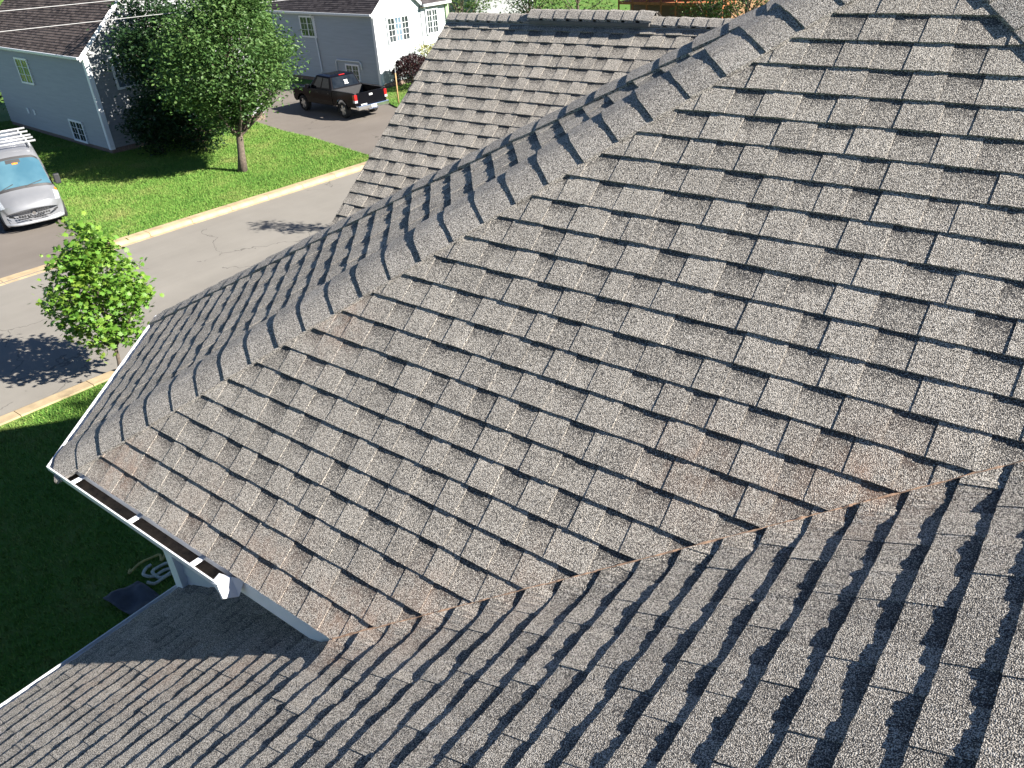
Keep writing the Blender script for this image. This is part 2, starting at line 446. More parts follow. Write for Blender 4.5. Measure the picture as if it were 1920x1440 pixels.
# ---- slope E (street side, turned away) and the slope right of the front hip
NE = Vector((0, 1, 0)).cross(APEX - CF); NE = (NE if NE.z > 0 else -NE).normalized()
te = (APEX.z - CF.z) / (APEX.x - CF.x)
YR = 11.5
deck('roof_slope', [CF, Vector((CF.x, YR, Z0)), Vector((APEX.x, YR, APEX.z)), APEX][::-1]).data.materials[0] = SHINGLE
APE2 = Vector((2 * XM - CO.x, 0, Z0)); AFE2 = Vector((2 * XM - CF.x, CF.y, Z0))
deck('roof_slope', [APE2, AFE2, APX2]).data.materials[0] = SHINGLE
deck('roof_slope', [AFE2, Vector((AFE2.x, YR, Z0)), Vector((APX2.x, YR, APEX.z)), APX2]).data.materials[0] = SHINGLE
# ---- slope D: gable wing beyond
XR = -1.85; YD, ZD = 5.76, Z0 + 1.765
ND = Vector((0, -math.sin(d_), math.cos(d_)))
vD = 15 * E_ + .30                       # distance from ridge to the top butt line is .12
nD = 19
OD = Vector((XR, YD, ZD)) - Vector((0, math.cos(d_), math.sin(d_))) * (nD * E_ + .03)
ptD, _, UD, VD, _ = frame_pt(OD, (1, 0, 0), (0, math.cos(d_), math.sin(d_)))
sd = math.sin(d_)
# stay above the street slope: z >= te*(x-CF.x)
hpsD = [(1, 0, 0), (-1, sd / te, (OD.z - Z0) / te + (CF.x - XR) + .12)]
piecesD = slope_pieces(ptD, range(0, nD), lambda j: hpsD, lambda j: (0, ((OD.z - Z0) + j * E_ * sd + .1) / te + .5), dsplit=.06, jit=.001, rscale=1.6)
yE = OD.y
slopeD = deck('roof_slope', [OD - ND * DN, Vector((CF.x + (OD.z - Z0) / te + .1, OD.y, OD.z)) - ND * DN, Vector((CF.x + (ZD - Z0) / te + .1, YD, ZD)) - ND * DN, Vector((XR, YD, ZD)) - ND * DN], 'distant gable wing roof slope with level shingle courses')
emit(piecesD, slopeD, 'shingle', 300, SHINGLE, 'shingle_field')
# back of that gable and an unseen second gable added to shade the near lawn
XJ = CF.x + (ZD - Z0) / te
YB2 = YD + 1.75; ZB2 = ZD - td * 1.75
deck('roof_slope', [(XR, YD, ZD - .01), (XJ, YD, ZD - .01), (XJ, YB2, ZB2), (XR, YB2, ZB2)]).data.materials[0] = SHINGLE
YD3, ZD3 = YB2 + 1.1, ZB2 + td * 1.1
deck('roof_slope', [(XR, YB2, ZB2), (XJ, YB2, ZB2), (XJ, YD3, ZD3), (XR, YD3, ZD3)]).data.materials[0] = SHINGLE
deck('roof_slope', [(XR, YD3, ZD3), (XJ, YD3, ZD3), (XJ, YD3 + 2.2, ZD3 - td * 2.2), (XR, YD3 + 2.2, ZD3 - td * 2.2)]).data.materials[0] = SHINGLE

# ---- hip and ridge caps
def caps(name, P0, P1, wl, wr, up, expo, half, parent, l0=.025, l1=.0145, rest=None, bend=.011, start=0.0, thick=.0095):
    H = (P1 - P0); L = H.length; H = H / L; s = start
    qs = [(-1, half), (-1, half * .66), (-1, half * .33), (-1, half * .14), (0, 0), (1, half * .14), (1, half * .33), (1, half * .66), (1, half)]
    k = 0
    while s < L - .05:
        vs = []; fs = []; at = []; tone = .25 + random.random() * .5
        ln = min(expo + .035, L - s); skew = random.uniform(-.006, .006); dl = random.uniform(-.003, .004)
        for ri, (ds, lift) in enumerate(((0, l0 + dl), (ln * .5, (l0 + l1) / 2 + dl * .6), (ln, l1), (0, l0 + dl - thick))):
            for qi, (side, dist) in enumerate(qs):
                wv = wl if side < 0 else wr
                rnd = bend * max(0, 1 - dist / (half * .36)) ** 2
                wob = random.uniform(-.0015, .0015) if ri in (0,) else 0
                if ri == 3: base = Vector(vs[qi]); vs.append(tuple(base - up * (thick if abs(dist) < half * .9 else thick + .012))); at.append((tone, 0, 1, 0)); continue
                e = .0 if dist < half * .9 else -.002
                p = P0 + H * (s + ds + skew * side * dist / half + wob + (.012 * (1 - dist / half) if ri == 0 else 0) * -1) + wv * dist + up * (lift - rnd + e)
                vs.append(tuple(p)); at.append((tone, ri * .5, 1, 0))
        n = len(qs)
        for r in (0, 1):
            for i in range(n - 1): fs.append((r * n + i, r * n + i + 1, (r + 1) * n + i + 1, (r + 1) * n + i))
        for i in range(n - 1): fs.append((3 * n + i, 3 * n + i + 1, i + 1, i))
        b = len(vs)
        for qi in (0, n - 1):        # edges turned down to the slope
            vs.append(tuple(Vector(vs[n * 2 + qi]) - up * .016)); at.append((tone, .5, 1, 0))
            j = len(vs) - 1
            fs.append((3 * n + qi, qi, n + qi)); fs.append((3 * n + qi, n + qi, n * 2 + qi, j))
        mesh_obj(name, vs, fs, CAPMAT, parent, attr=at)
        s += expo; k += 1
def wing(N, H, toward):
    wv = N.cross(H); 
    if wv.dot(toward) < 0: wv = -wv
    return wv.normalized()
def hip(P0, P1, Nl, Nr, tl, tr, expo, half, label, **kw):
    H = (P1 - P0).normalized(); up = (Nl + Nr).normalized()
    wl, wr = wing(Nl, H, tl), wing(Nr, H, tr)
    m = MB(); m.tube([P0 + up * -.02, P1 + up * -.02], .012, 6)
    o = hpart(m.build('hip', 'deck_felt', HOUSE)); o['label'] = label
    caps('hip_cap', P0, P1, wl, wr, up, expo, half, o, **kw)
up3 = Vector((0, 0, 1))
hip(CO - H1 * .02, APEX, NC, NA, UC, Vector((1, 0, 0)), .19, .165, 'hip of bent cap shingles between front slope and splayed corner slope')
hip(CF, APEX, NE, NC, Vector((0, 1, 0)), -UC, .19, .165, 'far hip of bent cap shingles along the splayed corner slope')
NF = (AFE2 - APE2).cross(APX2 - APE2); NF = (NF if NF.z > 0 else -NF).normalized()
hip(APE2, APX2, NF, NA, Vector((1, 0, 0)), Vector((-1, 0, 0)), .19, .165, 'hip of bent cap shingles at the upper right corner')
# ridge of the far gable, with a raised ridge vent in the middle
rg = hpart(MB().box(XR, XJ, YD - .012, YD + .012, ZD - .05, ZD - .012).build('ridge', 'deck_felt', HOUSE))
rg['label'] = 'ridge of the far gable wing covered with cap shingles'
NDb = Vector((0, math.sin(d_), math.cos(d_)))
X1 = Vector((1, 0, 0))
wl, wr = wing(NDb, X1, Vector((0, 1, 0))), wing(ND, X1, Vector((0, -1, 0)))
VX0, VX1 = -.74, .66
caps('ridge_cap', Vector((XR, YD, ZD + .03)), Vector((VX0 + .05, YD, ZD + .03)), wl, wr, up3, .143, .125, rg, bend=.035)
caps('ridge_cap', Vector((VX1 - .03, YD, ZD + .03)), Vector((XJ, YD, ZD + .03)), wl, wr, up3, .143, .125, rg, bend=.035)
vt = MB()
for s in (-1, 1):
    pts = []
    for x in (VX0 + .02, VX1 - .02):
        for o, z in ((.02, .03), (.118, -.045), (.118, -.075), (.02, .0)):
            pts.append((x, YD + s * o, ZD + z + .03))
    vt.add(pts, [(0, 1, 5, 4), (1, 2, 6, 5), (2, 3, 7, 6), (0, 3, 2, 1), (4, 5, 6, 7)])
vto = hpart(vt.build('ridge_vent', 'vent_plastic', HOUSE)); vto['label'] = 'raised ridge vent topped with cap shingles on the far gable'
caps('ridge_cap', Vector((VX0, YD, ZD + .082)), Vector((VX1, YD, ZD + .082)), wl, wr, up3, .155, .145, vto, bend=.035, thick=.016)
# metal strip showing under the ridge caps on both sides of the vent
hpart(MB().add([ptD(.0, nD * E_ - .085, .014), ptD(3.6, nD * E_ - .085, .014), ptD(3.6, nD * E_ - .03, .012), ptD(.0, nD * E_ - .03, .012)], [(0, 1, 2, 3)]).build('ridge_flashing', simple('flashing_grey', (.34, .33, .32), .6), HOUSE))

# ---- cut edge of the valley with its line of dry needles
vs = []; fs = []
N_ = 150
for i in range(N_ + 1):
    y = -.0 + 1.62 * i / N_
    x = XV + (y - .004) * ta / tb
    p = Vector(ptB(y, (x - XE) / math.cos(b_), 0))
    q = random.uniform(.002, .0065) * (1.5 if random.random() < .15 else 1)
    lift = NA * (.0075 + random.uniform(-.0015, .002))
    dn = Vector((-tb / ta * .9, .9, .5)).normalized()
    vs += [tuple(p - dn * q * .4 + lift), tuple(p + dn * q + lift), tuple(p + dn * (q + .003) - NA * .004)]
for i in range(N_): fs += [(3 * i, 3 * i + 3, 3 * i + 4, 3 * i + 1), (3 * i + 1, 3 * i + 4, 3 * i + 5, 3 * i + 2)]
o = hpart(mesh_obj('valley_edge', vs, fs, 'valley_debris', HOUSE)); o['label'] = 'thin rusty line of dry needles along the valley cut'

# ---- gutters, fascia, soffit, walls
def sweep(path, side, prof, closed_ends=True):
    """profile (outward, up) swept along a horizontal path"""
    P = [Vector(p) for p in path]; vs = []; n = len(prof)
    for i, p in enumerate(P):
        ds = []
        if i > 0: ds.append((P[i] - P[i - 1]).normalized())
        if i < len(P) - 1: ds.append((P[i + 1] - P[i]).normalized())
        ns = [Vector((d.y, -d.x, 0)) * side for d in ds]
        m = ns[0] if len(ns) == 1 else (ns[0] + ns[1]).normalized() / max(.3, (ns[0] + ns[1]).normalized().dot(ns[0]))
        for o_, z in prof: vs.append(tuple(p + m * o_ + Vector((0, 0, z))))
    fs = []
    for i in range(len(P) - 1):
        for k in range(n): fs.append((i * n + k, i * n + (k + 1) % n, (i + 1) * n + (k + 1) % n, (i + 1) * n + k))
    if closed_ends: fs += [tuple(range(n - 1, -1, -1)), tuple((len(P) - 1) * n + k for k in range(n))]
    return vs, fs
GPROF = [(.0, -.015), (.0, -.115), (.062, -.115), (.072, -.105), (.076, -.075), (.094, -.05), (.096, -.036), (.096, -.022), (.087, -.022), (.087, -.032), (.088, -.04), (.068, -.07), (.064, -.098), (.058, -.108), (.006, -.108), (.006, -.015)]
gy = .018
def inset(p, q, r, d):     # corner of two lines pq, qr moved inward by d
    n1 = Vector((-(q - p).y, (q - p).x, 0)).normalized(); n2 = Vector((-(r - q).y, (r - q).x, 0)).normalized()
    m = (n1 + n2).normalized(); return q + m * (d / m.dot(n1))
EA, EC, EE = Vector((3, 0, Z0)), CO, CF
far_e = Vector((CF.x, 3.6, Z0))
def eave_path(d, xa):
    # walking A eave towards the corner, then along the splay, then the street side; inward = right hand
    c1 = inset(far_e, CF, CO, -d) if False else None
    p1 = Vector((xa, d, Z0))
    nC = Vector((-UC.y, UC.x, 0)); nC = nC if nC.dot(Vector((1, 1, 0))) > 0 else -nC
    # intersection of y=d with the splay line moved by d
    o = CO + nC * d; t = (d - o.y) / UC.y; c = o + UC * t
    o2 = CO + nC * d; t2 = (CF.x + d - o2.x) / UC.x; f = o2 + UC * t2
    return [p1, Vector((c.x, c.y, Z0)), Vector((f.x, f.y, Z0)), Vector((CF.x + d, 3.75, Z0))]
GX1 = 1.5
gv, gf = sweep(eave_path(gy, GX1), -1, GPROF)
# outward side check: outward must be away from the house
gut = hpart(mesh_obj('gutter', gv, gf, 'gutter_white', HOUSE)); gut['label'] = 'white metal gutter along the front and splayed eaves, open at the top'
dv, df = sweep(eave_path(gy, GX1 - .03), -1, [(.006, -.07), (.006, -.1), (.066, -.1), (.066, -.07)])
mesh_obj('gutter_debris', dv, df, 'gutter_dirt', gut)['label'] = 'dark rotting leaf dirt lying in the gutter'
for x in (.05, .68, 1.27):
    m = MB(); m.box(x - .014, x + .014, gy - .092, gy + .006, Z0 - .027, Z0 - .019); m.box(x - .018, x - .0145, gy - .09, gy, Z0 - .04, Z0 - .019)
    m.build('gutter_hanger', 'gutter_white', gut)
# crumpled end cap
m = MB(); x = GX1
m.add([(x, gy - .1, Z0 - .022), (x + .012, gy - .098, Z0 - .11), (x + .05, gy - .035, Z0 - .125), (x + .075, gy + .005, Z0 - .03), (x + .02, gy - .03, Z0 - .012), (x - .06, gy - .045, Z0 - .02), (x - .05, gy - .1, Z0 - .03)],
      [(0, 1, 2, 4), (2, 3, 4), (0, 4, 5, 6), (0, 6, 1)])
m.box(x - .004, x + .004, gy - .1, gy + .004, Z0 - .117, Z0 - .02)
mesh_obj('gutter_end_cap', m.v, m.f, 'gutter_white', gut)
# fascia behind, running on past the gutter end
fv, ff = sweep([p for p in eave_path(gy + .022, 2.22)], -1, [(0, -.012), (0, -.15), (.02, -.15), (.02, -.012)])
hpart(mesh_obj('fascia', fv, ff, 'trim_white', HOUSE))['label'] = 'white fascia board under the front eave'
WI = .285
# walls with lap siding below
def lap_wall(path, z0, z1, mat, step=.11, lap=.012, side=-1):
    n = int(round((z1 - z0) / step)); prof = []
    for i in range(n):
        z = z0 + (z1 - z0) * i / n; zt = z0 + (z1 - z0) * (i + 1) / n
        prof += [(lap, z), (0.001, zt)]
    P = [Vector(p) for p in path]; vs = []
    for i, p in enumerate(P):
        ds = []
        if i > 0: ds.append((P[i] - P[i - 1]).normalized())
        if i < len(P) - 1: ds.append((P[i + 1] - P[i]).normalized())
        ns = [Vector((d.y, -d.x, 0)) * side for d in ds]
        m = ns[0] if len(ns) == 1 else (ns[0] + ns[1]).normalized() / max(.3, (ns[0] + ns[1]).normalized().dot(ns[0]))
        for o_, z in prof: vs.append(tuple(Vector((p.x, p.y, 0)) + m * o_ + Vector((0, 0, z))))
    k = len(prof); fs = []
    for i in range(len(P) - 1):
        for j in range(k - 1): fs.append((i * k + j, (i + 1) * k + j, (i + 1) * k + j + 1, i * k + j + 1))
    return vs, fs
wp = eave_path(WI, 2.6); wp[1] = Vector((.2, WI, Z0)); wp[2] = wp[1] + UC * ((CF.x + WI - .2) / UC.x); wp[-1] = Vector((CF.x + WI, 4.3, Z0))
sv, sf = [], []
pa, pb = eave_path(gy + .024, 2.2), eave_path(WI + .02, 2.2)
for p, q in zip(pa, [wp[0]] + [q for q in wp[1:]]): sv += [(p.x, p.y, Z0 - .14), (q.x, q.y, Z0 - .14)]
hpart(mesh_obj('soffit', sv, [(2 * i, 2 * i + 1, 2 * i + 3, 2 * i + 2) for i in range(3)], 'soffit', HOUSE))
wv, wf = lap_wall(wp, 0, Z0 - .14, 'siding_near')
hpart(mesh_obj('wall', wv, wf, 'siding_near', HOUSE))
c = wp[1]
hpart(MB().box(c.x - .045, c.x + .05, c.y - .05, c.y + .045, 0, Z0 - .15).build('corner_trim', 'trim_white', HOUSE))
# low wing: eave gutter, fascia, wall
zb0 = zB(XE)
gB, fB = sweep([Vector((XE + .012, .275, zb0)), Vector((XE + .012, -4.0, zb0))], 1, GPROF)
o = hpart(mesh_obj('gutter', gB, fB, 'gutter_white', HOUSE)); o['label'] = 'white gutter along the eave of the low wing, half in sun'
gB2, fB2 = sweep([Vector((XE + .012, .27, zb0)), Vector((XE + .012, -3.9, zb0))], 1, [(.006, -.07), (.006, -.1), (.066, -.1), (.066, -.07)])
mesh_obj('gutter_debris', gB2, fB2, 'gutter_dirt', o)
hpart(MB().box(XE + .014, XE + .034, -4, .28, zb0 - .16, zb0 - .014).build('fascia', 'trim_white', HOUSE))
wv, wf = lap_wall([Vector((XE + .3, -4.0, 0)), Vector((XE + .3, .28, 0))], 0, zb0 - .15, 'siding_near', side=-1)
hpart(mesh_obj('wall', wv, wf, 'siding_near', HOUSE))
hpart(MB().box(XE + .034, XE + .3, -4, .28, zb0 - .165, zb0 - .15).build('soffit', 'soffit', HOUSE))
# gable wing walls
m = MB(); gx = XR + .28
yl, yr = OD.y + .28, 2 * YD - OD.y - .28
m.add([(gx, yl, 0), (gx, YB2 + 3.2, 0), (gx, YB2 + 3.2, ZD3 - 1.2), (gx, YD3, ZD3 - .06), (gx, YB2, ZB2 - .06), (gx, YD, ZD - .06), (gx, yl, OD.z + .1)], [(0, 1, 2, 3, 4, 5, 6)])
m.add([(gx, yl, 0), (gx, yl, OD.z + .1), (1.2, yl, OD.z + .1), (1.2, yl, 0)], [(0, 1, 2, 3)])
hpart(m.build('wall', 'siding_near', HOUSE))
# rake edge of the far gable: white board seen as a thin light line
m = MB()
for (ya, za, yb, zb) in ((OD.y - .02, OD.z - .035, YD, ZD - .02), (YB2, ZB2 - .03, YD, ZD - .02)):
    m.add([(XR + .01, ya, za - .16), (XR + .01, yb, zb - .16), (XR + .01, yb, zb), (XR + .01, ya, za), (XR + .035, ya, za - .16), (XR + .035, yb, zb - .16), (XR + .035, yb, zb), (XR + .035, ya, za)],
          [(0, 1, 2, 3), (7, 6, 5, 4), (3, 2, 6, 7), (0, 4, 5, 1), (0, 3, 7, 4), (1, 5, 6, 2)])
hpart(m.build('rake_board', 'trim_white', HOUSE))
#@@PART2
# ================================================================== NEIGHBOURING HOUSES
RZ = math.radians(-4.3)
def siding(name, col):
    m = NT(name)
    mp = m.n('ShaderNodeMapping'); mp.inputs['Scale'].default_value = (.6, .6, 9); m.l(m.pos(), mp.inputs[0])
    n = m.noise(1.3, 4, .6, mp.outputs[0])
    m.l(m.ramp(n, [(.3, tuple(c * .9 for c in col)), (.7, tuple(min(1, c * 1.06) for c in col))]), m.b.inputs['Base Color'])
    m.b.inputs['Roughness'].default_value = .55
siding('siding_grey', (.245, .256, .262)); siding('siding_pale', (.375, .405, .415)); siding('siding_brown', (.22, .12, .06))
def far_shingle(name, a, b):
    m = NT(name); at = m.attr('shg'); sep = m.n('ShaderNodeSeparateColor'); m.l(at.outputs['Color'], sep.inputs[0])
    t = m.math('ADD', m.math('MULTIPLY', sep.outputs[0], .6), m.math('MULTIPLY', m.noise(2.2, 4, .65), .6))
    m.l(m.ramp(t, [(.25, a), (.85, b)]), m.b.inputs['Base Color']); m.b.inputs['Roughness'].default_value = .92
    m.b.inputs['Specular IOR Level'].default_value = .2; m.bump(m.noise(70, 2), .5, .01)
    return m.m
far_shingle('roof_brown', (.050, .038, .036), (.135, .105, .095)); far_shingle('roof_slate', (.030, .026, .029), (.075, .066, .068))
def glassy(name, a, b, rough=.06, scale=2.5):
    m = NT(name); n = m.noise(scale, 3, .6)
    m.l(m.ramp(n, [(.35, a), (.65, b)]), m.b.inputs['Base Color']); m.b.inputs['Roughness'].default_value = rough
    m.b.inputs['Specular IOR Level'].default_value = .6; return m.m
glassy('window_glass', (.012, .018, .022), (.05, .065, .07)); glassy('window_glass_green', (.02, .05, .03), (.06, .12, .07))
glassy('window_curtain', (.07, .11, .15), (.17, .23, .28))
simple('brick_base', (.17, .12, .095), .9, var=.3, scale=14)
simple('downspout', (.66, .70, .70), .5, var=.05); simple('green_post', (.25, .36, .20), .6)

def far_roof(O, U, V, length, slope_len, mat, parent, name='roof_slope', e=.145):
    O, U, V = Vector(O), Vector(U).normalized(), Vector(V).normalized(); N = U.cross(V)
    if N.z < 0: N = -N
    vs, fs, at = [], [], []
    rows = int(math.ceil(slope_len / e))
    for j in range(rows):
        v0, v1 = j * e, min((j + 1) * e + .01, slope_len); u = -random.random() * .3
        while u < length:
            wd = random.uniform(.16, .42); ua, ub = max(0, u), min(length, u + wd); u += wd
            if ub - ua < .01: continue
            t = random.random(); b = len(vs); h = .013 + random.uniform(0, .004)
            for uu, vv, hh in ((ua, v0, h), (ub, v0, h), (ub, v1, .0), (ua, v1, .0), (ua, v0, -.004), (ub, v0, -.004)):
                vs.append(tuple(O + U * uu + V * vv + N * hh)); at.append((t, 0, 0, 0))
            fs += [(b, b + 1, b + 2, b + 3), (b + 4, b + 5, b + 1, b)]
    o = mesh_obj(name, vs, fs, mat, parent, attr=at); return o
def window(parent, axis, pos, wd, ht, sashes=2, cols=2, rows=3, glass='window_glass', label=None):
    """axis 'y': set in a wall facing -y at y=pos[1]; axis 'x': facing +x"""
    def tr(u, z, o):       # u along the wall, o outward
        return (pos[0] + u, pos[1] - o, pos[2] + z) if axis == 'y' else (pos[0] + o, pos[1] + u, pos[2] + z)
    def bx(m, u0, u1, z0, z1, o0, o1):
        P = [tr(u, z, o) for o in (o0, o1) for u, z in ((u0, z0), (u1, z0), (u1, z1), (u0, z1))]
        m.add(P, [(0, 1, 2, 3), (7, 6, 5, 4), (0, 4, 5, 1), (1, 5, 6, 2), (2, 6, 7, 3), (3, 7, 4, 0)])
    f = MB(); c = .09
    bx(f, -c, wd + c, -c, 0, .0, .08); bx(f, -c, wd + c, ht, ht + c, .0, .08); bx(f, -c, 0, 0, ht, .0, .075); bx(f, wd, wd + c, 0, ht, .0, .075)
    sw = wd / sashes
    for k in range(1, sashes): bx(f, k * sw - .035, k * sw + .035, 0, ht, .0, .07)
    fr = f.build('window', 'trim_white', parent)
    if label: fr['label'] = label
    for k in range(sashes):
        g = MB(); u0 = k * sw + (.035 if k else 0.0); u1 = (k + 1) * sw - (.035 if k < sashes - 1 else 0)
        g.add([tr(u0, 0, .05), tr(u1, 0, .05), tr(u1, ht, .05), tr(u0, ht, .05)], [(0, 1, 2, 3)])
        g.build('pane', glass if not isinstance(glass, (list, tuple)) else glass[k], fr)
        mm = MB()
        for q in range(1, cols):
            uu = u0 + (u1 - u0) * q / cols; bx(mm, uu - .009, uu + .009, 0, ht, .052, .058)
        for q in range(1, rows):
            zz = ht * q / rows; bx(mm, u0, u1, zz - .009, zz + .009, .053, .059)
        mm.build('muntin', 'trim_white', fr)
    return fr
def gable_house(O, L, W, ze, slope, roofmat, sid, label, ov=.28, rake_ov=.22):
    root = empty('house', O, RZ, label, 'house')
    v, f = lap_wall([Vector((-L, 0, 0)), Vector((0, 0, 0))], .22, ze, sid, step=.14, lap=.048, side=1)
    mesh_obj('wall', v, f, sid, root)
    m = MB(); n = int((ze + W / 2 * slope) / .125)
    for i in range(2, n):
        z0, z1 = i * .125, (i + 1) * .125
        def rg(z):
            d = max(0, (z - ze) / slope); return (d, max(d + .001, W - d))
        a0, b0 = rg(z0); a1, b1 = rg(z1)
        m.add([(.02, a0, z0), (.02, b0, z0), (.001, b1, z1), (.001, a1, z1), (.001, a0, z0), (.001, b0, z0)], [(0, 1, 2, 3), (4, 5, 1, 0)])
    m.build('wall', sid, root)
    MB().add([(-L, W, 0), (0, W, 0), (0, W, ze), (-L, W, ze), (-L, 0, 0), (-L, 0, ze), (-L, W / 2, ze + W / 2 * slope)], [(1, 0, 3, 2), (4, 5, 6, 3, 0)]).build('wall', sid, root)
    MB().box(-L - .01, .005, -.01, W + .01, -.3, .225).build('foundation', 'brick_base', root)
    # trim boards
    m = MB(); m.box(-.15, .065, -.065, .0, .2, ze); m.box(.0, .065, .002, .15, .2, ze); m.build('corner_trim', 'trim_white', root)
    sl = math.hypot(1, slope); Ls = (W / 2 + ov) * sl
    zlow = ze - ov * slope + .10
    far_roof((-L - rake_ov, -ov, zlow), (1, 0, 0), (0, 1, slope), L + 2 * rake_ov, Ls, roofmat, root)
    far_roof((-L - rake_ov, W + ov, zlow), (1, 0, 0), (0, -1, slope), L + 2 * rake_ov, Ls, roofmat, root)
    m = MB(); x = rake_ov
    for s in (0, 1):
        ya, yb = (-ov, W / 2) if s == 0 else (W + ov, W / 2)
        za, zb = zlow - .03, zlow - .03 + (W / 2 + ov) * slope
        P = [(x - .03, ya, za - .2), (x - .03, yb, zb - .2), (x - .03, yb, zb), (x - .03, ya, za), (x, ya, za - .2), (x, yb, zb - .2), (x, yb, zb), (x, ya, za)]
        m.add(P, [(0, 1, 2, 3), (7, 6, 5, 4), (3, 2, 6, 7), (0, 4, 5, 1), (0, 3, 7, 4), (1, 5, 6, 2)])
        # rake soffit
        m.add([(0, ya, za - .14), (x - .03, ya, za - .14), (x - .03, yb, zb - .14), (0, yb, zb - .14)], [(0, 1, 2, 3)])
    m.build('rake_board', 'trim_white', root)
    m = MB(); m.box(-L - rake_ov, rake_ov - .035, -ov - .09, -ov + .0, zlow - .13, zlow - .015)
    bevel(m.build('gutter', 'gutter_white', root), .02)
    MB().box(-L, 0, -ov + .01, 0, zlow - .16, zlow - .135).build('soffit', 'trim_white', root)
    return root
# --- grey house behind the trees
h1 = gable_house((-33.14, 16.62, LZ), 12.4, 8.2, 4.42, .88, 'roof_brown', 'siding_grey', 'grey sided house with brown roof standing behind the white van')
window(h1, 'y', (-8.35, 0, 2.62), 1.42, 1.06, 2, 2, 3, 'window_glass_green', 'upper side window')
window(h1, 'y', (-3.86, 0, .28), 1.34, .84, 2, 2, 3, 'window_glass', 'basement side window')
window(h1, 'x', (0, 1.15, 2.75), 1.35, 1.3, 2, 2, 3, ['window_curtain', 'window_glass'])
window(h1, 'x', (0, 4.6, 2.75), 1.6, 1.3, 2, 2, 3)
for x in (-9.2, -8.35):
    m = MB(); m.box(x, x + .2, -.06, 0, .95, 1.2); m.box(x - .02, x + .22, -.075, -.03, 1.17, 1.22); m.build('wall_vent', 'trim_white', h1)
# --- pale house beside the pickup
h2 = gable_house((-31.95, 32.93, LZ), 10.2, 3.6, 4.22, .87, 'roof_slate', 'siding_pale', 'pale sided house with sunlit gable front beside the black pickup')
window(h2, 'y', (-7.05, 0, 2.66), 1.36, 1.05, 2, 2, 3, 'window_glass', 'upper side window')
window(h2, 'y', (-3.1, 0, .36), 1.12, .78, 2, 2, 3, 'window_glass_green', 'basement side window')
window(h2, 'x', (0, .98, 2.42), 1.55, 1.25, 3, 2, 4, ['window_glass', 'window_curtain', 'window_glass'], 'three-part front window with a pale curtain')
m = MB(); m.tube([(-5.8, -.3, 4.05), (-5.78, -.12, 3.85), (-5.75, -.08, 3.6), (-5.6, -.08, .7), (-5.58, -.2, .55)], .045, 8); m.build('downspout', 'downspout', h2, True)
m = MB(); m.tube([(-4.0, -.1, .35), (-4.0, -.1, 1.3), (-3.9, -.1, 1.42), (-1.72, -.1, 1.42), (-1.6, -.1, 1.32), (-1.58, -.1, .98)], .04, 8); m.build('vent_pipe', 'downspout', h2, True)
# wing of that house
v, f = lap_wall([Vector((.04, 3.6, 0)), Vector((.04, 5.6, 0))], .2, 4.2, 'siding_pale', step=.125, lap=.02, side=1)
mesh_obj('wall', v, f, 'siding_pale', h2)
MB().box(-6, .03, 3.62, 5.58, 0, 4.19).build('wing_body', 'siding_pale', h2)
window(h2, 'x', (.06, 4.02, 2.52), .82, 1.25, 2, 2, 4, ['window_glass', 'window_glass'], 'narrow front window of the wing')
far_roof((.35, 3.6, 4.15), (0, 1, 0), (-1, 0, .75), 2.2, 4.2, 'roof_slate', h2)
bevel(MB().box(.33, .45, 3.58, 5.85, 4.02, 4.16).build('gutter', 'gutter_white', h2), .02)
MB().box(.05, .34, 3.6, 5.82, 3.98, 4.01).build('soffit', simple('soffit_tan', (.45, .33, .22), .7), h2)
MB().box(.0, .14, 5.6, 5.86, 0, 4.0).build('corner_trim', 'green_post', h2)

# ================================================================== VEGETATION
def leaf_mat(name, a, b, c):
    m = NT(name); at = m.attr('shg'); sep = m.n('ShaderNodeSeparateColor'); m.l(at.outputs['Color'], sep.inputs[0])
    col = m.ramp(sep.outputs[0], [(.1, a), (.5, b), (.95, c)])
    m.l(col, m.b.inputs['Base Color']); m.b.inputs['Roughness'].default_value = .5; m.b.inputs['Specular IOR Level'].default_value = .35
    tr = m.n('ShaderNodeBsdfTranslucent'); m.l(m.mix(.5, col, (.35, .5, .05), 'MULTIPLY') if False else col, tr.inputs[0])
    mx = m.n('ShaderNodeMixShader'); mx.inputs[0].default_value = .3
    m.l(m.b.outputs[0], mx.inputs[1]); m.l(tr.outputs[0], mx.inputs[2]); m.l(mx.outputs[0], m.out.inputs[0]); return m.m
leaf_mat('leaf_maple', (.05, .13, .015), (.11, .24, .03), (.21, .31, .045))
leaf_mat('leaf_street', (.03, .078, .018), (.066, .138, .036), (.125, .20, .06))
leaf_mat('leaf_dark', (.010, .030, .010), (.020, .052, .016), (.042, .085, .03))
leaf_mat('leaf_purple', (.012, .004, .006), (.030, .010, .012), (.075, .028, .028))
leaf_mat('leaf_far', (.03, .07, .015), (.07, .13, .03), (.14, .20, .05))
leaf_mat('leaf_straw', (.16, .17, .05), (.28, .28, .09), (.42, .38, .16))
simple('bark', (.11, .085, .065), .95, var=.4, scale=14, bump=.8)
simple('bark_pale', (.20, .17, .14), .95, var=.4, scale=14, bump=.8)
